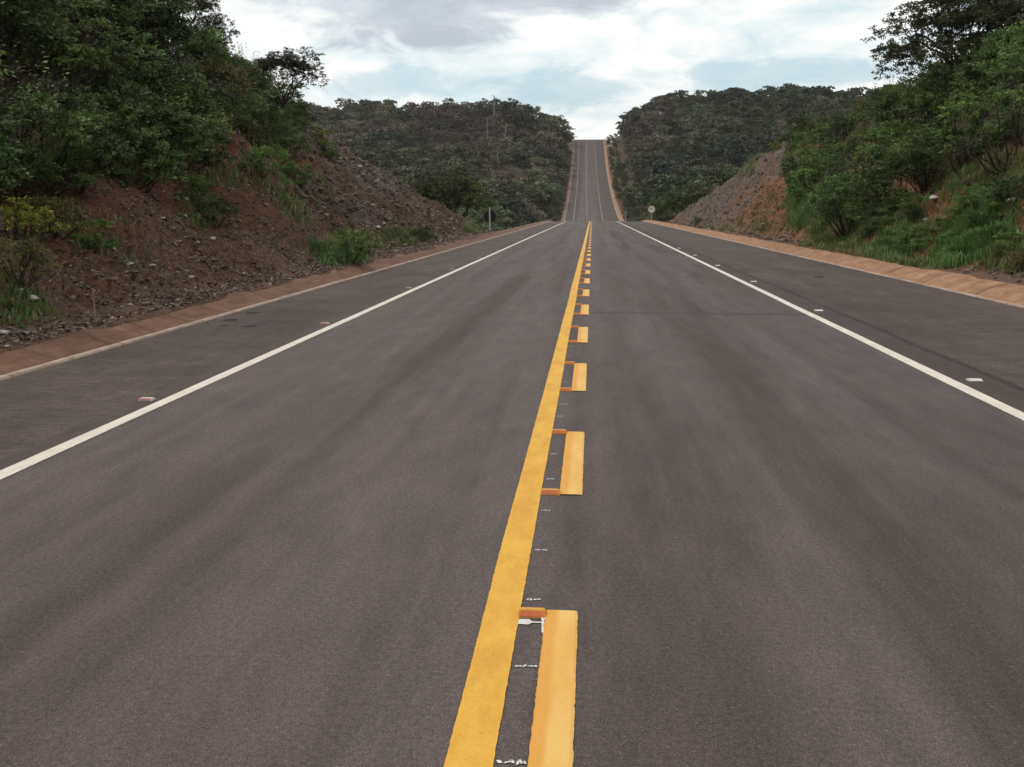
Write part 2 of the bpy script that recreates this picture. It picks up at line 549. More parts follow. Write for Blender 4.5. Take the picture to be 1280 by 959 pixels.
def drain_mat(name, a, b_, c_, joint=.8, pale_far=.4):
    m, t, b, out = new_mat(name)
    geo = t.n('ShaderNodeNewGeometry')
    P = geo.outputs['Position']
    n = t.noise(P, 2.2, 6, .65, .3)
    nf = t.noise(P, 22, 4, .7)
    col = t.ramp(n, [(.28, a), (.5, b_), (.74, c_)])
    ns = t.noise(t.scaled(P, (3.5, .5, 3.5)), 2.0, 6, .7, .4)
    col = t.mix(t.ramp(ns, [(.34, .6), (.52, 0.0)]), col, tuple(v * .55 for v in b_))
    col = t.mix(t.ramp(ns, [(.60, 0.0), (.72, .5)]), col, tuple(min(v * 1.35, .7) for v in c_))
    # cast joints about every metre
    sep = t.n('ShaderNodeSeparateXYZ')
    t.l(P, sep.inputs[0])
    w = t.math('ADD', sep.outputs[1], t.math('MULTIPLY', t.noise(P, .9, 3), .5))
    fr = t.math('FRACT', t.math('MULTIPLY', w, joint))
    jd = t.math('ABSOLUTE', t.math('SUBTRACT', fr, .5))
    j = t.math('MULTIPLY', t.ramp(jd, [(.010, .7), (.04, 0.0)]), t.ramp(t.noise(P, 1.3, 4, .6), [(.35, .15), (.6, .9)]))
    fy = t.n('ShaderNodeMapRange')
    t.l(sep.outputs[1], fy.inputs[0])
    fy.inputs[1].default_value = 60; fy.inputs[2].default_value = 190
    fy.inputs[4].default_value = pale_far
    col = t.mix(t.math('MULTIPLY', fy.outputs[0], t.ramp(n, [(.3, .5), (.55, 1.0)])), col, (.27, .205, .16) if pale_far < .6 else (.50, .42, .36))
    col = t.mix(j, col, tuple(v * .35 for v in a))
    col = t.mix(t.ramp(nf, [(.3, .35), (.6, 0.0)]), col, tuple(v * .6 for v in a))
    t.l(col, b.inputs['Base Color'])
    b.inputs['Roughness'].default_value = .93
    bp = t.n('ShaderNodeBump')
    bp.inputs['Strength'].default_value = .5
    bp.inputs['Distance'].default_value = .03
    t.l(t.math('SUBTRACT', t.math('ADD', n, t.math('MULTIPLY', nf, .4)), j), bp.inputs['Height'])
    t.l(bp.outputs[0], b.inputs['Normal'])
    return m


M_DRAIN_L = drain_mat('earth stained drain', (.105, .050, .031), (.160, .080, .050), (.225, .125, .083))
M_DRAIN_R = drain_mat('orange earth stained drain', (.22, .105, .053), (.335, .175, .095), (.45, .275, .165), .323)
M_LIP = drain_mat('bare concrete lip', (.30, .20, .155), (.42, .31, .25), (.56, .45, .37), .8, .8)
Y_DR = np.concatenate([np.arange(-60, 0, 4), np.arange(0, 70, .16), np.arange(70, 130, .6), np.arange(130, 480, 2.5), np.arange(480, 700, 20)])


def dcol(x, z, amp, sc, seed, zamp=0.0):
    return lambda ys: (x + amp * fbm(ys / sc, ys * 0 + seed, 3, seed), z + zamp * fbm(ys / (sc * .8), ys * 0 + seed + 2.0, 3, seed + 5))


strip('drain_lip_left', [(-5.86, -.05), dcol(-5.87, .012, .03, .8, 81), dcol(-5.945, .016, .03, .7, 82), (-5.96, -.03)], M_LIP, Y_DR)
strip('drain_left', [(-5.94, .006), (-6.02, -.022), dcol(-6.26, .045, .02, 1.5, 83, .03), dcol(-6.52, .15, .10, 1.2, 84, .07), dcol(-6.75, .12, .1, 1.2, 85, .05)], M_DRAIN_L, Y_DR)
strip('drain_lip_right', [(7.47, -.05), dcol(7.48, .012, .07, .9, 86), dcol(7.545, .014, .07, 1.4, 87), (7.58, -.03)], M_LIP, Y_DR)


def scallop(ys):
    k = np.floor(ys / 3.1); fr = ys / 3.1 - k
    b = hash01(k, k * 0 + 3, 91)
    return np.sin(np.pi * fr) ** .35 * (.2 + .8 * b)


strip('drain_right', [dcol(7.53, .004, .04, .6, 88), (7.64, -.006),
                      lambda ys: (7.9 + .04 * scallop(ys), .10 + .05 * scallop(ys)),
                      lambda ys: (8.14 + .14 * scallop(ys), .18 + .075 * scallop(ys) + .04 * fbm(ys / 1.1, ys * 0, 3, 93)),
                      lambda ys: (8.55 + .12 * scallop(ys), .17 + .05 * fbm(ys / 1.0, ys * 0, 3, 94))], M_DRAIN_R, Y_DR)


# painted lines -----------------------------------------------------
def paint_mat(name, base, dark, wear=.2, two_tone=False):
    m, t, b, out = new_mat(name)
    geo = t.n('ShaderNodeNewGeometry')
    P = geo.outputs['Position']
    n = t.noise(t.scaled(P, (1, .35, 1)), 7, 5, .65)
    f = t.noise(P, 120, 3, .7)
    col = t.mix(t.ramp(n, [(.36, .75), (.62, 0.0)]), base, dark)
    col = t.mix(t.ramp(f, [(.30, .35), (.5, 0.0)]), col, tuple(v * .55 for v in dark))
    if two_tone:
        ac = t.n('ShaderNodeAttribute', attribute_name='across').outputs['Fac']
        ac = t.math('ADD', ac, t.math('MULTIPLY', t.math('SUBTRACT', n, .5), .25))
        col = t.mix(t.ramp(ac, [(.28, .75), (.48, 0.0)]), col, (.66, .29, .045))
    w = t.ramp(t.noise(P, 34, 4, .7), [(.66, 0.0), (.74, wear)])
    col = t.mix(w, col, (.14, .11, .095))
    t.l(col, b.inputs['Base Color'])
    b.inputs['Roughness'].default_value = .7
    bp = t.n('ShaderNodeBump')
    bp.inputs['Strength'].default_value = .4
    bp.inputs['Distance'].default_value = .004
    t.l(f, bp.inputs['Height'])
    t.l(bp.outputs[0], b.inputs['Normal'])
    return m


M_YELLOW = paint_mat('yellow road paint', (.74, .405, .055), (.60, .28, .034), .45)
M_ORANGEY = paint_mat('thick yellow paint', (.76, .45, .135), (.70, .36, .07), .12, True)
M_WHITE = paint_mat('white road paint', (.72, .63, .55), (.58, .50, .43), .5)
M_FAR_DIM = paint_mat('far paint dimmed for haze', (.27, .235, .22), (.20, .17, .165), .6)  # grey tone paints the haze and blur of distance into the far lines
Y_LN = np.concatenate([np.arange(0.6, 12, .012), np.arange(12, 16, .05), np.arange(16, 40, .12), np.arange(40, 120, 1.0), np.arange(120, 480, 2.0), np.arange(480, 600, 14)])


Y_FAR_DIM = np.arange(170, 600, 4.0)


def line(name, x0, x1, mat, seed, z=.004, ys=Y_LN[Y_LN < 172]):
    jit = .003

    def colf(x, s):
        def fn(ys):
            fade = np.clip(30 / np.maximum(ys, 1), 0, 1)
            return (x + jit * fbm(ys / .024, ys * 0 + s, 2, s) * fade + .012 * fbm(ys / 2.5, ys * 0 + s, 2, s + 3), np.full(len(ys), z))
        return fn
    return strip(name, [colf(x0, seed), colf(x1, seed + 40)], mat, ys)


line('yellow_centre_line_marking', -.428, -.282, M_YELLOW, 101)
line('white_edge_line_marking', -3.80, -3.68, M_WHITE, 111)
line('white_edge_line_marking', 3.465, 3.605, M_WHITE, 121)
for a_, b_ in ((-3.80, -3.66), (-.42, -.30), (3.465, 3.605)):
    line('far_dimmed_line_marking', a_, b_, M_FAR_DIM, 125, .004, Y_FAR_DIM)

PERIOD, DASH = 3.32, 1.64
for k in range(0, 50):
    y1 = 3.82 + PERIOD * k
    y0 = y1 - DASH
    near = k < 6
    ys = np.linspace(y0, y1, 130 if near else 3)
    tt = (ys - y0) / (y1 - y0)
    prof = [(0, 0), (.06, .8), (.2, 1.0), (.34, .86), (.46, .95), (.7, 1.0), (.92, .8), (1, 0)] if k < 16 else [(0, .4), (1, .4)]
    V = []
    for a, hh in prof:
        jx = .004 * fbm(ys / .022, ys * 0 + a * 9 + k, 2, 130 + int(a * 10)) if near else 0
        rounding = np.where(tt > .985, .55, 1.0) * np.where(tt < .01, .6, 1.0)
        xc = -.172 + (.137) * a
        x = -.1035 + (xc + .1035) * (1 - .05 * (tt > .99)) + (jx if a in (0, 1) else 0)
        V.append(np.stack([x + xroad(ys), ys, zroad(ys) + .004 + .005 * hh * rounding], -1))
    V = np.stack(V, 1)
    n, kk = V.shape[:2]
    idx = np.arange(n * kk).reshape(n, kk)
    q = np.stack([idx[:-1, :-1], idx[:-1, 1:], idx[1:, 1:], idx[1:, :-1]], -1).reshape(-1, 4)
    across = np.tile([a for a, _ in prof], n)
    me = mesh_np('centre_dash_marking', V.reshape(-1, 3), q, [M_ORANGEY], {'across': across})
    tag(link('centre_dash_marking', me), kind='structure')

# surveyors' white dabs between the two yellow lines
M_DAB = paint_mat('white marking paint', (.74, .70, .66), (.55, .50, .46), .7)
dab_rng = np.random.default_rng(5)


def dab(y, big=1.0):
    vs_, fs_ = [], []
    x = -.262
    for s in range(dab_rng.integers(5, 8)):
        w = dab_rng.uniform(.005, .012) * big
        hh = dab_rng.uniform(.004, .010) * big
        oy = dab_rng.uniform(-.004, .004)
        sk = dab_rng.uniform(-.008, .008)
        p = [(x, y + oy - hh), (x + w, y + oy - hh * .7), (x + w * .9 + sk, y + oy + hh), (x + sk - .001, y + oy + hh * .8)]
        i0 = len(vs_)
        vs_ += [(a, b, .0042) for a, b in p]
        fs_.append((i0, i0 + 1, i0 + 2, i0 + 3))
        x += w + dab_rng.uniform(-.001, .006)
    me = mesh_np('survey_dab_marking', np.array(vs_), np.array(fs_), [M_DAB])
    tag(link('survey_dab_marking', me), kind='structure')


for yy_, s_ in ((2.68, 1.25), (3.31, 1.0), (3.93, 1.05), (4.55, .95), (5.19, .9), (5.83, 1.0), (6.46, .9), (7.7, .9), (8.2, .9), (9.3, .8), (11.0, .9), (11.8, .8)):
    dab(yy_, s_)
# the white splash just before the nearest orange stud
sv = [(-.279, 3.675), (-.235, 3.672), (-.222, 3.69), (-.165, 3.692), (-.165, 3.70), (-.222, 3.704), (-.236, 3.725), (-.277, 3.722)]
me = mesh_np('survey_dab_marking', np.array([(a, b, .0042) for a, b in sv]), np.array([range(8)]), [M_DAB])
tag(link('survey_dab_marking', me), kind='structure')
sv = [(-.178, 3.60), (-.170, 3.60), (-.1745, 3.70), (-.170, 3.745), (-.190, 3.752), (-.184, 3.72)]
me = mesh_np('survey_dab_marking', np.array([(a, b, .0043) for a, b in sv]), np.array([range(6)]), [M_DAB])
tag(link('survey_dab_marking', me), kind='structure')


# ------------------------------------------------------------------ raised road studs
def plain_mat(name, col, rough=.6, spec=.4, var=.12, scale=30.0):
    m, t, b, out = new_mat(name)
    oc = t.n('ShaderNodeTexCoord').outputs['Object']
    n = t.noise(oc, scale, 4, .6)
    c = t.mix(t.ramp(n, [(.3, 1.0), (.7, 0.0)]), col, tuple(v * (1 - var * 2.5) for v in col))
    t.l(c, b.inputs['Base Color'])
    b.inputs['Roughness'].default_value = rough
    b.inputs['Specular IOR Level'].default_value = spec
    return m


M_STUD_Y = plain_mat('yellow plastic', (.70, .34, .05))
M_STUD_W = plain_mat('dusty white plastic', (.62, .54, .49))
M_REF_O = plain_mat('orange reflector', (.66, .150, .035), .3, .5, .1)
M_REF_R = plain_mat('dull red reflector', (.42, .10, .085), .3, .5, .1)
M_REF_W = plain_mat('white reflector', (.80, .76, .72), .25, .6, .05)


def stud_meshes(bm_mat, rf_mat, w=.118, l=.075, h=.027):
    bm = bmesh.new()
    vb = [(-w / 2, -l / 2, 0), (w / 2, -l / 2, 0), (w / 2, l / 2, 0), (-w / 2, l / 2, 0)]
    vt = [(-w / 2 + .007, -l / 2 + .022, h), (w / 2 - .007, -l / 2 + .022, h), (w / 2 - .007, l / 2 - .026, h), (-w / 2 + .007, l / 2 - .026, h)]
    B = [bm.verts.new(v) for v in vb]; T = [bm.verts.new(v) for v in vt]
    bm.faces.new(T)
    for i in range(4):
        bm.faces.new((B[i], B[(i + 1) % 4], T[(i + 1) % 4], T[i]))
    bmesh.ops.bevel(bm, geom=bm.edges[:], offset=.0025, segments=2, affect='EDGES')
    body = bpy.data.meshes.new('stud_body'); bm.to_mesh(body); bm.free()
    body.materials.append(bm_mat)
    # reflector plate lying 2 mm proud of the sloping front face
    a, c = .14, .86
    def lerp(p, q, s): return [p[i] + (q[i] - p[i]) * s for i in range(3)]
    pts = []
    for s in (a, c):
        L = lerp(lerp(vb[0], vb[1], .07), lerp(vt[0], vt[1], .07), s)
        R = lerp(lerp(vb[0], vb[1], .93), lerp(vt[0], vt[1], .93), s)
        pts += [L, R]
    nrm = Vector((0, -h, .026)).normalized()
    fr = [tuple(Vector(p) + nrm * .003) for p in pts]
    bk = [tuple(Vector(p) - nrm * .002) for p in pts]
    refl = bpy.data.meshes.new('stud_reflector')
    refl.from_pydata(fr + bk, [], [(0, 1, 3, 2), (4, 6, 7, 5), (0, 4, 5, 1), (1, 5, 7, 3), (3, 7, 6, 2), (2, 6, 4, 0)])
    refl.materials.append(rf_mat)
    return body, refl


ORD = ['nearest', 'second', 'third', 'fourth', 'fifth', 'sixth', 'seventh', 'eighth', 'ninth', 'tenth', 'eleventh', 'twelfth', 'thirteenth',
       'fourteenth', 'fifteenth', 'sixteenth', 'seventeenth', 'eighteenth', 'nineteenth', 'twentieth']


def stud(meshes, x, y, label, group):
    e = link('road_stud', None, None, (x + float(xroad(y)), y, float(zroad(y)) + (.001 if abs(x) < 4 else -.011)))
    tag(e, label, 'road stud', group)
    link('body', meshes[0], e)
    link('reflector', meshes[1], e)


so = stud_meshes(M_STUD_Y, M_REF_O)
sy = [3.78]
for k in range(1, 13):
    sy += [3.82 + PERIOD * k - DASH + .03, 3.82 + PERIOD * k - .03]
for i, y in enumerate(sy):
    if i < 20:
        lab = ('nearest orange road stud, beside the far end of the nearest yellow dash' if i == 0 else
               f'orange road stud at the {"near" if i % 2 else "far"} end of the {ORD[(i + 1) // 2]} yellow dash up the road')
    else:
        lab = 'tiny orange road stud among the distant yellow dashes near the crest'
    stud(so, -.226, y, lab, 'orange studs between the yellow centre lines')
sl = stud_meshes(M_STUD_W, M_REF_R, .125, .10, .02)
for i, y in enumerate((8.1, 13.9, 20.5, 27.1, 33.8, 40.4)):
    stud(sl, -3.93, y, f'{ORD[i]} pale road stud with dull red reflector outside the left white edge line', 'red studs along the left edge line')
sr = stud_meshes(M_STUD_W, M_REF_W, .14, .10, .02)
for i, y in enumerate((9.72, 16.4, 23.0, 29.6, 36.2, 42.8)):
    stud(sr, 3.80, y, f'{ORD[i]} white road stud on the dark strip outside the right white edge line', 'white studs along the right edge line')

# flat dark blotches of tar on the shoulders
M_TAR = plain_mat('spilt tar', (.018, .015, .014), .8, .2)


def blot(px, py, w, l, seed):
    c = at(px, py, 1); dirv = ray_dir(px, py); s = (-.012 - EYE) / dirv[2]
    cx, cy = dirv[0] * s, dirv[1] * s
    a = np.linspace(0, 2 * np.pi, 15)[:-1]
    r = 1 + .5 * vnoise(a * 1.3, a * 0 + seed, seed)
    v = np.stack([cx + w * r * np.cos(a), cy + l * r * np.sin(a), a * 0 - .009], -1)
    tag(link('tar_stain_marking', mesh_np('tar_stain_marking', v, np.array([range(14)]), [M_TAR])), kind='structure')


for b_ in ((289, 400, .10, .16, 1), (280, 407, .06, .09, 2), (313, 408, .12, .12, 3), (315, 391, .1, .15, 4), (1024, 346, .10, .28, 5)):
    blot(*b_)


# ------------------------------------------------------------------ leaf and wood materials
def leaf_mat(name, dark, mid, light, trans=.22, var=.8):
    m, t, b, out = new_mat(name)
    tint = t.n('ShaderNodeAttribute', attribute_name='tint').outputs['Fac']
    oi = t.n('ShaderNodeObjectInfo').outputs['Random']
    f = t.math('ADD', tint, t.math('MULTIPLY', t.math('SUBTRACT', oi, .5), var), True)
    col = t.ramp(f, [(.08, dark), (.5, mid), (.92, light)])
    hs = t.n('ShaderNodeHueSaturation')
    t.l(col, hs.inputs['Color'])
    t.l(t.math('ADD', .465, t.math('MULTIPLY', oi, .055)), hs.inputs['Hue'])
    b.inputs['Roughness'].default_value = .6
    b.inputs['Specular IOR Level'].default_value = .25
    t.l(hs.outputs[0], b.inputs['Base Color'])
    tr = t.n('ShaderNodeBsdfTranslucent')
    t.l(hs.outputs[0], tr.inputs['Color'])
    mx = t.n('ShaderNodeMixShader')
    mx.inputs[0].default_value = trans
    t.l(b.outputs[0], mx.inputs[1])
    t.l(tr.outputs[0], mx.inputs[2])
    t.l(mx.outputs[0], out.inputs['Surface'])
    return m


def bark_mat(name, a, b_):
    m, t, b, out = new_mat(name)
    oc = t.n('ShaderNodeTexCoord').outputs['Object']
    n = t.noise(t.scaled(oc, (9, 9, 2)), 1.5, 5, .65, .3)
    t.l(t.ramp(n, [(.3, a), (.7, b_)]), b.inputs['Base Color'])
    b.inputs['Roughness'].default_value = .95
    bp = t.n('ShaderNodeBump')
    bp.inputs['Strength'].default_value = .6
    bp.inputs['Distance'].default_value = .03
    t.l(n, bp.inputs['Height'])
    t.l(bp.outputs[0], b.inputs['Normal'])
    return m


L_DARK = leaf_mat('dark tree leaves', (.020, .017, .010), (.040, .038, .016), (.070, .074, .026))
L_TREE = leaf_mat('tree leaves', (.026, .031, .011), (.064, .086, .023), (.135, .175, .042))
L_SHRUB = leaf_mat('shrub leaves', (.026, .042, .015), (.072, .116, .033), (.165, .230, .070))
L_FRESH = leaf_mat('fresh shrub leaves', (.044, .076, .022), (.110, .190, .045), (.225, .320, .082))
L_YELLOW = leaf_mat('yellow green leaves', (.050, .060, .014), (.12, .13, .022), (.26, .27, .040))
L_OLIVE = leaf_mat('olive dry leaves', (.045, .038, .016), (.098, .084, .030), (.17, .135, .050))
L_TWIG = leaf_mat('grey brown dry sprays', (.042, .029, .024), (.080, .058, .048), (.135, .104, .087), .1)
L_FGREEN = leaf_mat('hill leaves green', (.044, .055, .026), (.096, .118, .052), (.165, .195, .085), .15, .85)
L_FGREY = leaf_mat('hill leaves grey green', (.066, .070, .039), (.120, .126, .070), (.195, .200, .115), .15, .7)
L_FBROWN = leaf_mat('hill leaves dry brown', (.082, .060, .043), (.156, .117, .083), (.245, .190, .138), .12, .7)
L_FDARK = leaf_mat('hill leaves dark', (.028, .035, .023), (.050, .064, .041), (.080, .098, .060), .12, .4)
L_GRASS = leaf_mat('grass blades', (.050, .095, .028), (.100, .205, .062), (.185, .310, .105), .3, 0)
L_DRYG = leaf_mat('dry grass blades', (.085, .070, .028), (.17, .145, .060), (.28, .24, .11), .3, 0)
L_LITTER = leaf_mat('fallen dry leaves', (.035, .020, .015), (.15, .092, .066), (.42, .32, .26), .05, 0)
BARK = bark_mat('dark bark', (.018, .014, .011), (.060, .046, .038))
BARK_P = bark_mat('pale bark', (.13, .105, .085), (.26, .22, .18))


# ------------------------------------------------------------------ plant geometry
def unit(v):
    return v / np.maximum(np.linalg.norm(v, axis=-1, keepdims=True), 1e-9)


def rand_dir(rng, n):
    return unit(rng.normal(size=(n, 3)))


def leaf_quads(rng, cen, axis, nrm, L, wr):
    a = unit(axis)
    b = unit(np.cross(nrm, a))
    L = L[:, None]
    W = L * wr
    k = rng.uniform(-.12, .12, (len(cen), 1))
    v = np.stack([cen - a * L * .5, cen + b * W * .5 + a * L * k, cen + a * L * .5, cen - b * W * .5 + a * L * k], 1)
    q = np.arange(len(cen) * 4).reshape(-1, 4)
    return v.reshape(-1, 3), q


def clump_leaves(rng, centers, radii, sub, per, L, wr=.5, sub_r=.28, up=.55, droop=.25, nrand=.75, nout=.35):
    """leaves in small sprays inside ellipsoid clumps; returns verts, quads, tint per vertex"""
    K = len(centers)
    ctint = rng.uniform(.15, .75, K)
    d = rand_dir(rng, K * sub).reshape(K, sub, 3)
    d[..., 2] = np.where(d[..., 2] < -.55, -d[..., 2] * .6, d[..., 2])
    r = rng.uniform(.35, 1.0, (K, sub, 1)) ** .5
    sc = centers[:, None] + d * r * radii[:, None]
    stint = ctint[:, None] + rng.normal(0, .14, (K, sub))
    n = K * sub * per
    rad = np.repeat(np.repeat(radii.mean(1) * sub_r, sub), per)[:, None]
    off = rand_dir(rng, n) * rad * rng.uniform(.1, 1, (n, 1)) ** .6
    off[:, 2] *= .55
    cen = np.repeat(sc.reshape(-1, 3), per, 0) + off
    outw = np.repeat(d.reshape(-1, 3), per, 0)
    ax = unit(off + outw * rad * .6 + rng.normal(0, .3, (n, 3)) * rad)
    ax[:, 2] -= droop
    nr = rand_dir(rng, n) * nrand + np.array([0, 0, up]) + outw * nout
    ln = L * rng.uniform(.6, 1.35, n)
    v, q = leaf_quads(rng, cen, ax, nr, ln, wr)
    tint = np.clip(np.repeat(stint.reshape(-1), per) + rng.normal(0, .12, n), 0, 1)
    return v, q, np.repeat(tint, 4), sc.reshape(-1, 3)


def tube(path, radii, sides=6):
    path = np.asarray(path, float); n = len(path)
    tg = np.gradient(path, axis=0)
    tg = unit(tg)
    ref = np.where(np.abs(tg[:, 2:3]) > .9, np.array([[1., 0, 0]]), np.array([[0, 0, 1.]]))
    u = unit(np.cross(tg, ref)); w = np.cross(tg, u)
    a = np.linspace(0, 2 * np.pi, sides + 1)[:-1]
    v = path[:, None] + np.asarray(radii)[:, None, None] * (u[:, None] * np.cos(a)[None, :, None] + w[:, None] * np.sin(a)[None, :, None])
    idx = np.arange(n * sides).reshape(n, sides)
    q = np.stack([idx[:-1], idx[1:], np.roll(idx[1:], -1, 1), np.roll(idx[:-1], -1, 1)], -1).reshape(-1, 4)
    return v.reshape(-1, 3), q


class Acc:
    def __init__(self):
        self.v, self.q, self.n = [], [], 0

    def add(self, v, q):
        self.v.append(v); self.q.append(q + self.n); self.n += len(v)

    def get(self):
        return np.concatenate(self.v), np.concatenate(self.q)


def limb(rng, a, b, r0, r1, n=6, wobble=.12, sag=0.0):
    t = np.linspace(0, 1, n)[:, None]
    p = a + (b - a) * t
    L = np.linalg.norm(b - a)
    w = rng.normal(0, wobble * L * .35, (n, 3))
    w[0] = 0; w[-1] = 0
    p = p + w
    p[:, 2] += sag * L * np.sin(np.pi * t[:, 0])
    return p, np.linspace(r0, r1, n)


def make_tree(name, seed, H=7.0, R=3.6, trunk_h=2.2, K=34, leaf=.17, sub=16, per=16, lmat=None, bmat=None, flat=.5, crown_z=.62,
              clump=1.0, r_tr=.17, twigs=0, lean=(0, 0), sides=7, wr=.5, hollow=.35, low=-.25, sub_r=.28):
    """(trunk mesh, crown mesh): crown = clumps spread on a domed shell round the fork"""
    rng = np.random.default_rng(seed)
    cz = H * crown_z
    rz = H - cz
    d = rand_dir(rng, K)
    d[:, 2] = np.where(d[:, 2] < low, -d[:, 2] * .7, d[:, 2])
    rr = rng.uniform(hollow, 1, (K, 1)) ** .6
    rr *= 1 + .16 * np.sin(np.arctan2(d[:, 1], d[:, 0]) * 3 + seed)[:, None]
    cen = np.array([lean[0], lean[1], cz]) + d * rr * np.array([R, R, rz]) * .88
    rad = np.stack([rng.uniform(.7, 1.25, K) * clump, rng.uniform(.7, 1.25, K) * clump, rng.uniform(.7, 1.2, K) * clump * flat], -1)
    v, q, tint, sc = clump_leaves(rng, cen, rad, sub, per, leaf, wr=wr, sub_r=sub_r)
    crown = mesh_np(name + '_crown', v, q, [lmat], {'tint': tint})
    acc = Acc()
    fork = np.array([lean[0] * .4, lean[1] * .4, trunk_h])
    acc.add(*tube(*limb(rng, np.array([0, 0, -.5]), fork, r_tr * 1.25, r_tr, 6, .05), sides))
    nm = max(3, K // 9)
    mains = []
    for i in range(nm):
        az = 2 * np.pi * (i + rng.uniform(-.3, .3)) / nm
        end = np.array([lean[0], lean[1], 0]) + np.array([math.cos(az) * R * .5, math.sin(az) * R * .5, cz + rz * rng.uniform(-.1, .25)])
        p, rd = limb(rng, fork, end, r_tr * .62, r_tr * .28, 7, .12, .08)
        acc.add(*tube(p, rd, 6))
        mains.append(p)
    allp = np.concatenate([m[2:] for m in mains])
    for c in cen:
        j = np.argmin(((allp - c) ** 2).sum(1))
        p, rd = limb(rng, allp[j], c, r_tr * .22, r_tr * .07, 5, .16)
        acc.add(*tube(p, rd, 5))
    for i in range(twigs):
        s = sc[rng.integers(len(sc))]
        c = cen[np.argmin(((cen - s) ** 2).sum(1))]
        p, rd = limb(rng, c, s + rng.normal(0, .12, 3), r_tr * .06, .006, 4, .2)
        acc.add(*tube(p, rd, 4))
    tv, tq = acc.get()
    trunk = mesh_np(name + '_trunk', tv, tq, [bmat or BARK], smooth=True)
    return trunk, crown


def make_shrub(name, seed, H=1.8, R=1.2, K=16, leaf=.12, sub=14, per=14, lmat=None, clump=.42, flat=.7, wr=.5, bmat=None, spiky=0.0):
    rng = np.random.default_rng(seed)
    d = rand_dir(rng, K)
    d[:, 2] = np.abs(d[:, 2])
    cen = d * rng.uniform(.35, 1, (K, 1)) ** .5 * np.array([R, R, H * .8]) + np.array([0, 0, H * .12])
    rad = np.stack([rng.uniform(.7, 1.3, K) * clump, rng.uniform(.7, 1.3, K) * clump, rng.uniform(.7, 1.3, K) * clump * flat], -1)
    v, q, tint, sc = clump_leaves(rng, cen, rad, sub, per, leaf, wr=wr, sub_r=.36)
    if spiky:
        # upright shoots standing out of the mass
        ns = 18
        ang = rng.uniform(0, 2 * np.pi, ns); rr = rng.uniform(.1, .8, ns) * R
        m = 26
        t = np.tile(np.linspace(0, 1, m), ns)
        bx = np.repeat(np.cos(ang) * rr, m); by = np.repeat(np.sin(ang) * rr, m)
        hh = np.repeat(H * rng.uniform(.8, 1.0 + spiky, ns), m)
        dx = np.repeat(rng.normal(0, .25, ns), m); dy = np.repeat(rng.normal(0, .25, ns), m)
        cc = np.stack([bx + dx * t, by + dy * t, hh * t], -1)
        az = rng.uniform(0, 2 * np.pi, len(t))
        ax = np.stack([np.cos(az), np.sin(az), np.full(len(t), .35)], -1)
        v2, q2 = leaf_quads(rng, cc + ax * leaf * .5, ax, np.tile([0, 0, 1.], (len(t), 1)) + rng.normal(0, .3, (len(t), 3)), leaf * rng.uniform(.8, 1.4, len(t)), wr)
        q = np.concatenate([q, q2 + len(v)]); v = np.concatenate([v, v2])
        tint = np.concatenate([tint, np.repeat(np.clip(rng.normal(.6, .15, len(t)), 0, 1), 4)])
    fol = mesh_np(name + '_foliage', v, q, [lmat], {'tint': tint})
    acc = Acc()
    for c in cen:
        p, rd = limb(rng, np.array([c[0] * .12, c[1] * .12, -.25]), c, .028, .008, 5, .12)
        acc.add(*tube(p, rd, 5))
    sv_, sq_ = acc.get()
    return mesh_np(name + '_stems', sv_, sq_, [bmat or BARK], smooth=True), fol


def plant(kind, meshes, loc, rot, s, label, cat, group=None, parts=('trunk', 'crown'), tilt=(0, 0), sz=None):
    e = link(kind, None, None, loc)
    e.rotation_euler = (tilt[0], tilt[1], rot)
    e.scale = (s, s, sz or s)
    tag(e, label, cat, group)
    link(parts[0], meshes[0], e)
    link(parts[1], meshes[1], e)
    return e


def gz(x, y):
    return float(land(np.array([x]), np.array([y]))[0][0])


def ray_ground(px, py, y0=8, y1=170):
    """where a line of sight first meets the ground"""
    d = ray_dir(px, py)
    ys = np.arange(y0, y1, .1)
    z, _ = land(d[0] * ys, ys)
    hit = np.nonzero(EYE + d[2] * ys <= z)[0]
    return ys[hit[0]] if len(hit) else None


def seen(X, Y, Ztop):
    """is a point above the ground between it and the camera?"""
    X, Y, Z = (np.asarray(v, float) for v in (X, Y, Ztop))
    ok = np.ones(len(X), bool)
    for t in np.linspace(.04, .985, 90):
        xx, yy = X * t, Y * t
        zz = EYE + (Z - EYE) * t
        g, _ = land(xx, yy, detail=False)
        g = np.where((np.abs(xx) < 6), zroad(yy), g)
        ok &= zz > g
    u = X / np.maximum(Y, 1)
    ok &= (u > -.70) & (u < .53)
    return ok


# ------------------------------------------------------------------ trees on the near banks
TB = [make_tree('broad', 11, 7.5, 3.9, 2.0, 46, .115, 19, 26, L_DARK, r_tr=.2, clump=.95, flat=.55),
      make_tree('broadgreen', 12, 7.0, 3.6, 1.8, 44, .115, 19, 26, L_TREE, r_tr=.18, clump=.95, flat=.5),
      make_tree('layered', 13, 6.5, 3.8, 1.6, 40, .12, 19, 26, L_TREE, r_tr=.16, clump=1.1, flat=.32)]
T_R = make_tree('spreading', 23, 7.6, 4.3, 2.6, 80, .14, 20, 27, L_DARK, r_tr=.15, clump=1.08, flat=.55, crown_z=.56, hollow=.35, low=-.45, twigs=80)
T_S = make_tree('openish', 34, 4.6, 2.2, 1.0, 54, .10, 16, 15, L_DARK, r_tr=.09, clump=.60, flat=.7, crown_z=.60, twigs=260, hollow=.4, low=-.3, lean=(.3, 0))


def tree_at(meshes, px, Y, top_py, ref_h, label, group=None, rot=0.0, kind='tree', widen=1.0):
    p = at(px, top_py, Y)
    x = p[0]
    z0 = gz(x, Y)
    s = (p[2] - z0) / ref_h
    e = plant(kind, meshes, (x, Y, z0 - .1), rot, s * widen, label, 'tree', group, sz=s)
    return e


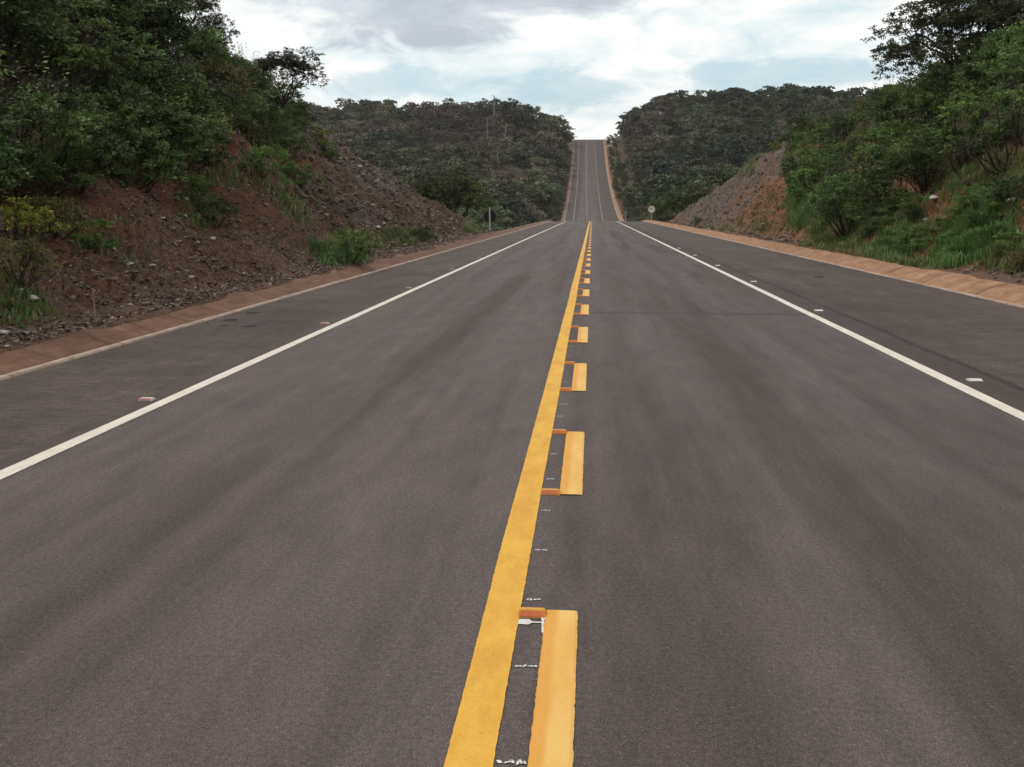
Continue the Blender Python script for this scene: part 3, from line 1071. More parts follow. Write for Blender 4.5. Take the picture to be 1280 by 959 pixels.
GLT = 'trees on the left bank'
tree_at(TB[0], 226, 40, -30, 7.5, 'tall dark tree whose crown edge stands against the sky on the left bank', GLT, 1.0, widen=.80)
tree_at(TB[0], 165, 36, -80, 7.5, 'tall dark-crowned tree behind the thicket, next to the sky-edge tree', GLT, 2.6)
tree_at(TB[1], 92, 30, -60, 7.0, 'green broad-crowned tree high on the left bank under the upper frame edge', GLT, .4)
tree_at(TB[1], 8, 25, -50, 7.0, 'green tree in the upper left corner of the view', GLT, 4.1)
tree_at(TB[2], 140, 27, 40, 6.5, 'lower tree with flat layered green sprays in front of the tall dark trees', GLT, 3.3, widen=.9)
tree_at(TB[2], 215, 33, 62, 6.5, 'short tree with layered sprays just below the sky-edge tree', GLT, 5.0, widen=.9)
tree_at(TB[0], 55, 38, -110, 7.5, 'dark tree furthest back in the upper left, mostly behind green crowns', GLT, 1.9)
tree_at(TB[2], 40, 21, 60, 6.5, 'low layered tree over the shrubs at the left frame edge', GLT, 1.2, widen=.85)
tree_at(T_S, 346, 41, 50, 4.75, 'small open tree with bare lower twigs standing alone against the sky on the left bank', GLT, .3, widen=1.15)
tree_at(TB[2], 282, 42, 96, 6.5, 'thin-leaved small tree between the tall dark tree and the lone open tree', GLT, 2.0, widen=.6)

tree_at(TB[0], 262, 38, 4, 7.5, 'dark tree filling the skyline edge between the tall tree and the short layered tree', GLT, 3.7, widen=.62)
tree_at(TB[2], 190, 29, 96, 6.5, 'low bushy tree over the middle of the left bank thicket', GLT, .6, widen=.8)
GRT = 'trees on the right bank'
tree_at(T_R, 1206, 42, -40, 7.7, 'big spreading dark tree against the sky on the right bank', GRT, .9, widen=1.06)
tree_at(TB[0], 1290, 50, -40, 7.5, 'dark tree behind the big spreading tree at the right frame edge', GRT, 3.0, widen=.8)
tree_at(TB[1], 1262, 38, 92, 7.0, 'dense green tree right of the spreading tree trunk', GRT, 1.0, widen=.95)
tree_at(TB[1], 1140, 50, 128, 7.0, 'bushy dark green tree left of the spreading tree trunk', GRT, 2.2, widen=.7)
tree_at(TB[2], 1305, 33, 60, 6.5, 'leafy tree cut by the right frame edge', GRT, .2, widen=.9)

# ------------------------------------------------------------------ shrubs on the banks
SH = {
    'dark': [make_shrub('shrub', 41 + i, 1.9, 1.3, 18, .085, 17, 22, L_SHRUB, clump=.45, spiky=.15 * i) for i in range(3)],
    'fresh': [make_shrub('freshshrub', 51 + i, 1.7, 1.1, 15, .085, 17, 20, L_FRESH, clump=.40, spiky=.25) for i in range(2)],
    'olive': [make_shrub('oliveshrub', 56, 1.4, 1.0, 13, .08, 14, 16, L_OLIVE, clump=.36)],
    'twig': [make_shrub('twigshrub', 58, 1.9, 1.1, 13, .10, 10, 8, L_TWIG, clump=.42, wr=.22)],
    'yellow': [make_shrub('yellowshrub', 61, 1.3, .9, 14, .11, 9, 9, L_YELLOW, clump=.30)],
}
srng = np.random.default_rng(99)
PARTS_S = ('stems', 'foliage')


def shrub(kind, x, y, s, label, group, sz=None, dz=0.0):
    m = SH[kind][srng.integers(len(SH[kind]))]
    return plant('shrub', m, (x, y, gz(x, y) - .06 + dz), srng.uniform(0, 6.28), s, label, 'shrub', group, PARTS_S, sz=sz)


def shrub_px(kind, px, py, s, label, group=None, sz=None, Y=None):
    """py: where its foot is seen on the ground"""
    Yh = Y or ray_ground(px, py)
    if Yh is None:
        return
    x = ray_dir(px, py)[0] * Yh
    return shrub(kind, x, Yh, s, label, group, sz)


GLS = 'shrubs in the thicket on the left bank'
GRS = 'shrubs in the thicket on the right bank'
LAB_L = {'dark': 'dark green leafy shrub in the thicket covering the left bank above the red earth',
         'fresh': 'brighter green shrub in the left bank thicket above the red earth',
         'olive': 'dull olive shrub in the left bank thicket',
         'twig': 'grey-brown twiggy shrub in the left bank thicket'}
LAB_R = {'dark': 'dark green shrub in the thicket below the spreading tree on the right bank',
         'fresh': 'brighter green leafy shrub in the right bank thicket',
         'olive': 'olive-yellow shrub in the right bank thicket',
         'twig': 'purple-brown twiggy shrub below the trees on the right bank'}
# the left thicket: rows climbing the bank behind the cut
for Y, x_off in [(y, o) for y in np.arange(12, 47, 2.0) for o in (0.0, 1.3, 2.8, 4.4, 6.4)]:
    edge = np.interp(Y, [13, 22, 36, 47], [9.4, 10.8, 12.2, 13.6])
    x = -(edge + x_off + srng.uniform(-.5, .5)); yy = Y + srng.uniform(-1, 1)
    if yy > 35 and x_off > 3.5:
        continue
    kind = srng.choice(['dark', 'fresh', 'olive', 'twig'], p=[.56, .20, .10, .14])
    s = srng.uniform(.75, 1.1) + .16 * x_off
    shrub(kind, x, yy, min(s, 1.65) * (1.0 if yy < 38 else .72), LAB_L[kind], GLS)
# stragglers on the bare face
shrub_px('yellow', 22, 306, .62, 'yellowing shrub low on the red earth at the left frame edge')
shrub_px('olive', 66, 292, .5, 'yellow-olive straggling shrub on the red earth, right of the yellowing shrub', None)
for q_ in ((95, 238), (58, 242), (18, 246)):
    shrub_px('dark', q_[0], q_[1], .55, 'dark green shrub along the lower edge of the left bank thicket', GLS)
for q_ in ((158, 190), (178, 196), (205, 205), (140, 205)):
    shrub_px('dark', q_[0], q_[1], .85, LAB_L['dark'], GLS)
shrub_px('fresh', 120, 318, .36, 'small green weed on the left slope above the wooden stake')
shrub_px('fresh', 245, 258, .50, 'green shrub trailing down the middle of the red left slope', None)
shrub_px('dark', 268, 285, .42, 'dark green shrub low on the left slope, below the trailing green one')
shrub_px('fresh', 325, 222, .55, 'green shrub at the thicket foot above the rubble slope')
shrub_px('dark', 372, 232, .5, 'dark shrub on the red earth next to the grey rock face')
shrub_px('fresh', 352, 214, .45, 'small green shrub just under the thicket, left of the rock face')
shrub_px('yellow', 403, 186, .62, 'bright yellow-green sapling at the top of the left rock face', sz=.9)
shrub_px('fresh', 410, 198, .5, 'green shrub just below the bright yellow-green sapling')
shrub_px('dark', 435, 330, .55, 'low dark green shrub on the grass at the foot of the left rock face')
shrub_px('dark', 526, 300, .45, 'small dark shrub by the drain at the foot of the rock face')
shrub_px('olive', 20, 360, .5, 'olive weed patch near the pale stone at the left frame edge')
# the right thicket
for Y, x_off in [(y, o) for y in np.arange(32, 80, 2.6) for o in (0.0, 1.9, 3.9, 6.0, 8.4, 11.0)]:
    edge = np.interp(Y, [32, 40, 52, 62, 72, 80], [13.6, 11.2, 11.4, 13.0, 15.2, 15.9])
    x = edge + x_off + srng.uniform(-.6, .6); yy = Y + srng.uniform(-1, 1)
    kind = srng.choice(['dark', 'fresh', 'olive', 'twig'], p=[.36, .36, .18, .10])
    shrub(kind, x, yy, min(srng.uniform(.8, 1.25) + .04 * x_off, 1.5) * (1.0 if yy < 58 else .8), LAB_R[kind], GRS)
for i_ in range(26):
    px_ = srng.uniform(1010, 1276); lo_ = 300 + (px_ - 1010) * .16
    k_ = srng.choice(['fresh', 'dark', 'olive'], p=[.45, .25, .30])
    shrub_px(k_, px_, lo_ - srng.uniform(4, 70), srng.uniform(.28, .5),
             {'fresh': 'low bright green weed on the bare orange slope of the right bank', 'dark': 'low dark green weed on the bare orange slope of the right bank',
              'olive': 'low olive weed on the bare orange slope of the right bank'}[k_], 'weeds on the right slope', sz=srng.uniform(.2, .36))
for px, py, k, s, lab in ((1110, 262, 'fresh', 1.25, 'tall green shrub at the lower front of the right bank thicket'),
                          (1060, 290, 'dark', 1.2, 'dark green shrub reaching down to the grass left of the right-hand thicket'),
                          (1085, 232, 'olive', 1.2, 'yellow-tinged shrub in the middle of the right bank thicket'),
                          (1160, 236, 'dark', 1.1, 'dark shrub beside the bare orange patch on the right bank'),
                          (1200, 205, 'fresh', 1.2, 'light green shrub above the orange ledge on the right bank'),
                          (1255, 204, 'twig', 1.3, 'purple-brown twiggy shrub above the orange ledge at the right frame edge'),
                          (1268, 252, 'dark', .55, 'small round dark shrub on the orange ledge at the right frame edge'),
                          (1132, 318, 'dark', .5, 'small dark shrub above the drain, left of the bright grass clump'),
                          (1222, 262, 'dark', .42, 'dark tuft of shrub above the bright grass clump'),
                          (968, 190, 'yellow', .8, 'yellow-green shrub on top of the right rock face'),
                          (1000, 182, 'dark', 1.2, 'dark leafy shrub at the thicket end above the right rock face'),
                          (870, 281, 'dark', .42, 'tiny dark shrub at the foot of the right rock face'),
                          (1275, 340, 'olive', .4, 'olive weed on the red earth above the drain at the right frame edge')):
    shrub_px(k, px, py, s, lab)

# ------------------------------------------------------------------ trees on the hills beyond
def far_mesh(name, seed, lmat, H=6.0, R=3.3, K=13, leaf=.50, sub=20, per=6, flat=.42, bmat=None, crown_z=.52):
    rng = np.random.default_rng(seed)
    cz = H * crown_z; rz = H - cz
    d = rand_dir(rng, K)
    d[:, 2] = np.where(d[:, 2] < -.7, -d[:, 2], d[:, 2])
    rr = rng.uniform(.5, 1, (K, 1)) ** .5
    rr *= 1 + .18 * np.sin(np.arctan2(d[:, 1], d[:, 0]) * 3 + seed)[:, None]
    cen = np.array([0, 0, cz]) + d * rr * np.array([R, R, rz]) * .85
    rad = np.stack([rng.uniform(.8, 1.25, K) * 1.5, rng.uniform(.8, 1.25, K) * 1.5, rng.uniform(.7, 1.2, K) * 1.5 * flat], -1)
    v, q, tint, _ = clump_leaves(rng, cen, rad, sub, per, leaf, wr=.66, sub_r=.26, up=.9, droop=.05, nrand=.35, nout=.6)
    acc = Acc()
    acc.add(*tube(*limb(rng, np.array([0, 0, -1.0]), np.array([0, 0, cz]), .16, .1, 4, .04), 5))
    for i in range(5):
        acc.add(*tube(*limb(rng, np.array([0, 0, cz * .6]), cen[(i * 2) % K], .08, .03, 4, .12), 4))
    tv, tq = acc.get()
    V = np.concatenate([v, tv]); Q = np.concatenate([q, tq + len(v)])
    mi = np.concatenate([np.zeros(len(q)), np.ones(len(tq))])
    tn = np.concatenate([tint, np.full(len(tv), .4)])
    me = mesh_np(name, V, Q, [lmat, bmat or BARK], {'tint': tn}, mat_index=mi)
    return me, (V, Q, tn, mi)


FAR = {'green': [far_mesh('hilltree_green', 201 + i, L_FGREEN) for i in range(3)],
       'grey': [far_mesh('hilltree_grey', 211 + i, L_FGREY, flat=.5) for i in range(3)],
       'brown': [far_mesh('hilltree_brown', 221 + i, L_FBROWN, per=5, leaf=.45) for i in range(3)],
       'dark': [far_mesh('hilltree_dark', 231 + i, L_FDARK, K=15) for i in range(2)]}
NEARF = {'green': [far_mesh('hilltree_green', 251 + i, L_FGREEN, leaf=.28, sub=34, per=9) for i in range(2)],
         'grey': [far_mesh('hilltree_grey', 261 + i, L_FGREY, leaf=.28, sub=34, per=9) for i in range(2)],
         'dark': [far_mesh('hilltree_dark', 271 + i, L_FDARK, leaf=.28, sub=34, per=9) for i in range(2)]}
frng = np.random.default_rng(404)
cand = []
for y in np.arange(112, 600, 5.6):
    for s in (-1, 1):
        x0 = 8 if y < 250 else (10 if s < 0 else 12)
        for x in np.arange(x0 if y < 505 else 45, min(.62 * y, 240), 5.6):
            if frng.random() < .93:
                cand.append((s * (x + frng.uniform(-2, 2.0)), y + frng.uniform(-2.4, 2.4)))
n_main = len(cand)
for y in np.arange(236, 470, 2.6):
    for s in (-1, 1):
        cand.append((s * ((GR if s > 0 else GL) + frng.uniform(1.0, 4.6)), y + frng.uniform(-1.3, 1.3)))
cand = np.array(cand)
scrub = np.arange(len(cand)) >= n_main
cand[:, 0] += xroad(cand[:, 1])
lat = np.where(cand[:, 0] < 0, -cand[:, 0] - GL, cand[:, 0] - GR)
keep = scrub | (lat > np.where(cand[:, 1] > 235, np.where(cand[:, 0] < 0, 2.6, 1.9), 2.2))
# a thin dry clearing low on the left hill
clear = (cand[:, 0] < -18) & (cand[:, 0] > -40) & (cand[:, 1] > 285) & (cand[:, 1] < 360)
keep &= ~(clear & (frng.random(len(cand)) < .6))
cand = cand[keep]; lat = lat[keep]; scrub = scrub[keep]
zc_, _ = land(cand[:, 0], cand[:, 1])
size = np.where(frng.random(len(cand)) < .25, frng.uniform(1.3, 1.75, len(cand)), frng.uniform(.65, 1.2, len(cand))) * np.clip(.22 + lat / 12, .22, 1.0)
size = np.where(scrub, frng.uniform(.22, .42, len(cand)), size)
vis = seen(cand[:, 0], cand[:, 1], zc_ + 5.6 * size)
cand, zc_, size, lat = cand[vis], zc_[vis], size[vis], lat[vis]
nb = fbm(cand[:, 0] / 26.0, cand[:, 1] / 40.0, 3, 77)
nb2 = frng.uniform(-.28, .28, len(cand))
hgt = (cand[:, 1] - 200) / 260
dry = np.where(cand[:, 0] < 0, -.07 + .36 * hgt, -.46 + .34 * hgt + .15 * (lat < 22) * (hgt > .55)) + nb * .8 + nb2
ftype = np.where(dry > .20, 'brown', np.where(dry > -.12, 'grey', np.where(nb2 + nb < -.32, 'dark', 'green')))
ftype = np.where((cand[:, 1] < 190) & (ftype == 'brown'), 'grey', ftype)
FLAB = {('green', -1): 'green tree in the woods on the hill left of the far road',
        ('green', 1): 'green tree in the woods on the hill right of the far road',
        ('grey', -1): 'grey-green tree in the woods on the hill left of the far road',
        ('grey', 1): 'grey-green tree in the woods on the hill right of the far road',
        ('brown', -1): 'brownish dry-leaved tree in the woods on the hill left of the far road',
        ('brown', 1): 'brownish dry-leaved tree in the woods on the hill right of the far road',
        ('dark', -1): 'dark green tree in the woods on the hill left of the far road',
        ('dark', 1): 'dark green tree in the woods on the hill right of the far road'}
order = np.argsort(cand[:, 1] / size)
rest = {k: [] for k in FAR}
for n, i in enumerate(order):
    k = str(ftype[i]); sgn = -1 if cand[i, 0] < 0 else 1
    src = NEARF if (cand[i, 1] < 230 and k in NEARF) else FAR
    variant = src[k][frng.integers(len(src[k]))]
    rot = frng.uniform(0, 6.28)
    if n < 285:
        o = link('hillside_tree', variant[0], None, (cand[i, 0], cand[i, 1], zc_[i] - .15))
        o.rotation_euler = (0, 0, rot)
        s = size[i]
        o.scale = (s, s, s * frng.uniform(.9, 1.15))
        tag(o, FLAB[(k, sgn)], 'tree', 'trees on the hill ' + ('left' if sgn < 0 else 'right') + ' of the far road')
    else:
        rest[k].append((i, variant[1], rot))
mats_f = {'green': L_FGREEN, 'grey': L_FGREY, 'brown': L_FBROWN, 'dark': L_FDARK}
VV, QQ, TT, MM, nv = [], [], [], [], 0
for ki, (k, items) in enumerate(rest.items()):
    for i, (V, Q, tn, mi), rot in items:
        c, s_ = math.cos(rot), math.sin(rot)
        s = size[i]
        W = np.stack([V[:, 0] * c - V[:, 1] * s_, V[:, 0] * s_ + V[:, 1] * c, V[:, 2]], -1) * s + np.array([cand[i, 0], cand[i, 1], zc_[i] - .15])
        VV.append(W); QQ.append(Q + nv); nv += len(V)
        TT.append(np.clip(tn + frng.uniform(-.38, .38), 0, 1)); MM.append(np.where(mi == 0, ki, 4))
me = mesh_np('far_wood_foliage', np.concatenate(VV), np.concatenate(QQ), [mats_f[k] for k in rest] + [BARK],
             {'tint': np.concatenate(TT)}, mat_index=np.concatenate(MM))
tag(link('far_wood_foliage', me), 'continuous dry woodland covering the upper slopes and skyline of the hills', 'woodland', None, 'stuff')
print('hill trees', len(cand), 'as one mass', sum(len(v) for v in rest.values()))

# trees that stand out
DK = far_mesh('dometree', 241, L_FDARK, 8.0, 4.4, 24, .5, 20, 7, .5)[0]


def lone(mesh, px, Y, top_py, ref, label, widen=1.0, name='tree'):
    p = at(px, top_py, Y); z0 = gz(p[0], Y)
    o = link(name, mesh, None, (p[0], Y, z0 - .2))
    s = (p[2] - z0) / ref
    o.scale = (s * widen, s * widen, s)
    return tag(o, label, 'tree')


lone(DK, 639, 436, 121, 8.2, 'dark dome-crowned tree highest on the skyline of the left hill', 1.05)
lone(DK, 605, 440, 121, 8.2, 'dark skyline tree just left of the dome-crowned one on the left hill', .75)
lone(DK, 648, 405, 170, 8.2, 'dark dense tree on the left hill below the dome-crowned skyline tree', .8)
DG = make_tree('valley', 71, 6.5, 3.2, 1.5, 40, .17, 18, 18, L_TREE, r_tr=.16, clump=.95, flat=.5)
for px, Y, top, w, lab in ((566, 96, 199, .85, 'dense dark green tree standing behind the end of the left rock face'),
                           (541, 92, 208, .7, 'lighter green small tree touching the left rock face ridge'),
                           (860, 140, 226, 1.0, 'bright green tree in the dip behind the right rock face'),
                           (890, 150, 214, 1.0, 'green tree in the dip, nearest the right rock face ridge'),
                           (832, 165, 240, .9, 'low green tree in the dip behind the white round sign')):
    p = at(px, top, Y); z0 = gz(p[0], Y); s = (p[2] - z0) / 6.6
    plant('tree', DG, (p[0], Y, z0 - .1), srng.uniform(0, 6), s * w, lab, 'tree', None, sz=s)

# bare pale trunks on the left hill
for px, Y, y0p, y1p, r, lab in ((618, 425, 149, 121, .42, 'pale bare trunk rising between the two dark skyline trees'),
                                (609, 395, 172, 150, .30, 'thin pale bare trunk on the left hill below the skyline trees'),
                                (628, 385, 176, 156, .34, 'leaning pale bare trunk beside the dark tree on the left hill'),
                                (597, 335, 208, 186, .26, 'pale bare trunk low in the dry clearing on the left hill'),
                                (623, 340, 208, 188, .26, 'pale bare trunk in the clearing, closest to the dark tree')):
    a = at(px, y0p, Y); b_ = at(px, y1p, Y)
    tr_rng = np.random.default_rng(px)
    acc = Acc()
    hgt_ = b_[2] - a[2]
    z0 = gz(a[0], Y) - a[2]
    lean_ = (1.6 if px == 628 else tr_rng.uniform(-.4, .4))
    p, rd = limb(tr_rng, np.array([0, 0, min(z0, 0) - .3]), np.array([lean_, 0, hgt_]), r, r * .55, 7, .03)
    acc.add(*tube(p, rd, 7))
    for k in range(4):
        st = p[3 + k % 4]
        acc.add(*tube(*limb(tr_rng, st, st + np.array([tr_rng.uniform(-1.4, 1.4), tr_rng.uniform(-1, 1), tr_rng.uniform(.6, 1.6)]), r * .35, r * .12, 4, .1), 5))
    tv, tq = acc.get()
    o = link('bare_tree', mesh_np('bare_tree', tv, tq, [BARK_P], smooth=True), None, (a[0], Y, a[2]))
    tag(o, lab, 'tree', 'bare trunks on the left hill')


# ------------------------------------------------------------------ rubble, litter, grass (uncountable cover)
def stones(name, label, N, sampler, size, seed, mats, tint=(.1, .9)):
    rng = np.random.default_rng(seed)
    x, y = sampler(rng, N)
    n = len(x)
    z, _ = land(x, y)
    base = np.array([[-1, -1, -1], [1, -1, -1], [1, 1, -1], [-1, 1, -1], [-1, -1, 1], [1, -1, 1], [1, 1, 1], [-1, 1, 1]], float)
    v = base[None] * rng.uniform(.45, 1.1, (n, 8, 1)) + rng.normal(0, .22, (n, 8, 3))
    sz = size * np.minimum(np.exp(rng.normal(0, .5, n)), 2.2)
    v = v * (sz[:, None] * np.stack([rng.uniform(.8, 1.5, n), rng.uniform(.7, 1.2, n), rng.uniform(.3, .75, n)], -1))[:, None]
    ang = rng.uniform(0, 6.28, n); tl = rng.normal(0, .5, n)
    c, s = np.cos(ang)[:, None], np.sin(ang)[:, None]
    ct, st = np.cos(tl)[:, None], np.sin(tl)[:, None]
    X, Y_, Z = v[..., 0], v[..., 1], v[..., 2]
    Y2, Z2 = Y_ * ct - Z * st, Y_ * st + Z * ct
    v = np.stack([X * c - Y2 * s, X * s + Y2 * c, Z2], -1) + np.stack([x, y, z + sz * .15], -1)[:, None]
    f = np.array([[0, 3, 2, 1], [4, 5, 6, 7], [0, 1, 5, 4], [1, 2, 6, 5], [2, 3, 7, 6], [3, 0, 4, 7]])
    q = (np.arange(n)[:, None, None] * 8 + f[None]).reshape(-1, 4)
    tn = np.repeat(np.clip(rng.beta(1.6, 2.6, n) * (tint[1] - tint[0]) + tint[0], 0, 1), 8)
    me = mesh_np(name, v.reshape(-1, 3), q, mats, {'tint': tn})
    tag(link(name, me), label, 'rubble', None, 'stuff')


def stone_mat():
    m, t, b, out = new_mat('slate stones')
    tint = t.n('ShaderNodeAttribute', attribute_name='tint').outputs['Fac']
    geo = t.n('ShaderNodeNewGeometry')
    n = t.noise(geo.outputs['Position'], 14, 4, .6)
    col = t.ramp(tint, [(.05, (.052, .034, .024)), (.35, (.140, .100, .074)), (.65, (.245, .185, .145)), (.95, (.55, .48, .41))])
    col = t.mix(t.ramp(n, [(.35, .6), (.6, 0.0)]), col, (.045, .028, .021))
    t.l(col, b.inputs['Base Color'])
    b.inputs['Roughness'].default_value = .9
    return m


M_STONE = stone_mat()


def samp_left(y0, y1, d0, d1, power=1.0):
    def f(rng, N):
        y = y0 + (y1 - y0) * rng.random(N) ** 1.4
        d = d0 + (d1 - d0) * rng.random(N) ** power
        x = -(GL + d)
        _, cut = land(x, y, False)
        s_ = np.abs(x) * 1.28
        P_ = y * .825 - s_ * .565; Q_ = y * .565 + s_ * .825
        pr = sstep(-.22, .22, fbm(P_ / 2.5, Q_ / .6, 3, 71) + fbm(x / .5, y / .5, 2, 73) * .5)
        k = (cut > .4) & (rng.random(N) < .25 + .75 * pr)
        return x[k], y[k]
    return f


def samp_right(y0, y1, d0, d1, power=1.0):
    def f(rng, N):
        y = y0 + (y1 - y0) * rng.random(N) ** 1.3
        d = d0 + (d1 - d0) * rng.random(N) ** power
        x = GR + d
        _, cut = land(x, y, False)
        s_ = np.abs(x) * 1.28
        P_ = y * .825 - s_ * .565; Q_ = y * .565 + s_ * .825
        pr = sstep(-.22, .22, fbm(P_ / 2.5, Q_ / .6, 3, 71) + fbm(x / .5, y / .5, 2, 73) * .5)
        k = (cut > .4) & (rng.random(N) < .25 + .75 * pr)
        return x[k], y[k]
    return f


stones('bank_rubble', 'small brown and grey stones scattered over the foot of the left slope', 17000, samp_left(8, 46, .12, 4.8, 1.25), .024, 501, [M_STONE])
stones('slate_rubble', 'broken grey-brown slate covering the left rock face', 15000, samp_left(30, 70, .5, 7.0), .046, 502, [M_STONE])
stones('stone_rubble', 'broken stones on the right bank and its rock face', 6500, samp_right(16, 112, .25, 6.5), .05, 503, [M_STONE], (.05, .9))


def litter(name, label, N, sampler, L, seed):
    rng = np.random.default_rng(seed)
    x, y = sampler(rng, N)
    z, _ = land(x, y)
    n = len(x)
    cen = np.stack([x, y, z + .02 + .02 * rng.random(n)], -1)
    ax = rng.normal(0, 1, (n, 3)); ax[:, 2] *= .35
    nr = rng.normal(0, .5, (n, 3)) + np.array([0, 0, 1])
    v, q = leaf_quads(rng, cen, ax, nr, L * rng.uniform(.5, 1.6, n), .35)
    tn = np.repeat(rng.beta(1.5, 2.2, n), 4)
    tag(link(name, mesh_np(name, v, q, [L_LITTER], {'tint': tn})), label, 'litter', None, 'stuff')


litter('fallen_leaves', 'dry leaf and bark litter strewn along the left slope', 36000, samp_left(8, 50, .08, 4.8, 1.2), .07, 511)


def grass(name, label, patches, seed, mats):
    """patches: (px, py, rx, ry, blades, height, dry share) seen on the ground"""
    rng = np.random.default_rng(seed)
    B = []
    for px, py, rx, ry, nb_, hh, dry_ in patches:
        tuft = max(6, nb_ // 22)
        for _ in range(tuft):
            a, r = rng.uniform(0, 6.28), rng.random() ** .5
            Yh = ray_ground(px + rx * r * math.cos(a), py + ry * r * math.sin(a))
            if Yh is None or Yh > 130:
                continue
            X0 = ray_dir(px + rx * r * math.cos(a), py + ry * r * math.sin(a))[0] * Yh
            m = 22
            ox = rng.normal(0, .13, m); oy = rng.normal(0, .18, m)
            B.append(np.stack([X0 + ox, Yh + oy, hh * rng.uniform(.5, 1.25, m), np.full(m, rng.uniform(.2, .8)), (rng.random(m) < dry_).astype(float)], -1))
    B = np.concatenate(B)
    n = len(B)
    z, _ = land(B[:, 0], B[:, 1])
    base = np.stack([B[:, 0], B[:, 1], z - .03], -1)
    az = rng.uniform(0, 6.28, n)
    bend = rng.uniform(.15, .75, n) * B[:, 2]
    dirv = np.stack([np.cos(az), np.sin(az), az * 0], -1)
    side = np.stack([-np.sin(az), np.cos(az), az * 0], -1) * (.010 + .012 * rng.random(n))[:, None]
    up = np.array([0, 0, 1.0])
    mid = base + up * (B[:, 2] * .6)[:, None] + dirv * (bend * .3)[:, None]
    tip = base + up * (B[:, 2] * .95)[:, None] + dirv * bend[:, None]
    v = np.stack([base - side, base + side, mid + side * .8, mid - side * .8, tip], 1).reshape(-1, 3)
    i0 = np.arange(n) * 5
    q = np.stack([i0, i0 + 1, i0 + 2, i0 + 3], -1); t3 = np.stack([i0 + 3, i0 + 2, i0 + 4], -1)
    tn = np.repeat(np.clip(B[:, 3] + rng.normal(0, .15, n), 0, 1), 5)
    mi = np.concatenate([B[:, 4], B[:, 4]])
    me = mesh_np(name, v, [q, t3], mats, {'tint': tn}, mat_index=mi)
    tag(link(name, me), label, 'grass', None, 'stuff')


grass('bank_grass', 'tufts of green and dry grass on the left slope and its foot',
      [(428, 322, 36, 10, 2600, .24, .3), (470, 302, 60, 10, 1300, .22, .6), (250, 265, 26, 26, 350, .22, .4), (300, 230, 70, 8, 600, .25, .6),
       (600, 287, 20, 4, 500, .4, .3), (20, 385, 40, 14, 500, .16, .5), (120, 300, 90, 26, 300, .2, .8), (520, 297, 30, 4, 500, .3, .4), (380, 245, 40, 30, 700, .3, .5)], 601, [L_GRASS, L_DRYG])
grass('slope_grass', 'bright green grass on the right bank above the orange drain',
      [(1218, 298, 32, 28, 5600, .33, .06), (1188, 322, 20, 14, 2400, .38, .06), (1112, 316, 30, 8, 2400, .34, .2), (1000, 250, 16, 36, 3600, .45, .08),
       (988, 205, 9, 22, 1200, .5, .4), (1130, 296, 30, 10, 1300, .34, .3), (1262, 322, 26, 20, 700, .3, .6), (1060, 318, 30, 10, 450, .25, .7),
       (1235, 218, 60, 16, 1300, .34, .5), (1165, 290, 30, 22, 600, .34, .6), (935, 285, 60, 6, 900, .3, .7), (955, 262, 30, 20, 500, .3, .7), (860, 262, 40, 30, 500, .3, .8), (922, 208, 26, 12, 1500, .5, .35),
       (1090, 275, 50, 20, 2200, .35, .35), (1248, 280, 20, 30, 1500, .3, .45), (1140, 330, 60, 8, 900, .22, .4), (1040, 305, 40, 8, 1200, .28, .4), (1225, 240, 55, 14, 1500, .3, .5), (1020, 270, 30, 26, 1800, .35, .25)],
      602, [L_GRASS, L_DRYG])

# ------------------------------------------------------------------ single stones
def stone(px, py, s, label, seed, pale=True):
    Yh = ray_ground(px, py)
    if Yh is None:
        return
    x = ray_dir(px, py)[0] * Yh
    bm = bmesh.new()
    bmesh.ops.create_icosphere(bm, subdivisions=2, radius=1)
    rg = np.random.default_rng(seed)
    cuts = [Vector(rand_dir(rg, 1)[0]) for _ in range(9)]
    for v in bm.verts:
        for c in cuts:
            dd = v.co.dot(c) - .62
            if dd > 0:
                v.co -= c * dd * .9
        v.co.x *= 1.35; v.co.z *= .6
    me = bpy.data.meshes.new('stone'); bm.to_mesh(me); bm.free()
    me.materials.append(M_PALE if pale else M_STONE)
    o = link('stone', me, None, (x, Yh, gz(x, Yh) + s * .2))
    o.scale = (s, s, s); o.rotation_euler = (.2, .1, seed)
    tag(o, label, 'stone')


M_PALE = plain_mat('pale stone', (.50, .44, .40), .9, .2, .12, 6)
for px, py, s, lab in ((40, 376, .085, 'pale flat stone on the left rubble near the frame edge'),
                       (6, 418, .075, 'small pale stone beside the drain at the left frame edge'),
                       (191, 335, .06, 'small whitish stone on the rubble slope, upper of a pair'),
                       (163, 339, .06, 'small whitish stone on the rubble slope, lower of a pair'),
                       (266, 300, .10, 'light grey stone high on the middle of the left rubble slope'),
                       (450, 212, .20, 'pale stone near the top of the left rock face'),
                       (473, 288, .14, 'pale stone low on the left rock face above the grass'),
                       (1158, 277, .13, 'white stone on the right bank, lower of two among the grass'),
                       (1167, 256, .15, 'white stone on the right bank, upper of two among the grass'),
                       (1262, 260, .16, 'pale stone on the ledge at the right frame edge'),
                       (692, 277, .45, 'pale boulder by the drain just before the crest of the road')):
    stone(px, py, s, lab, int(px) % 17)

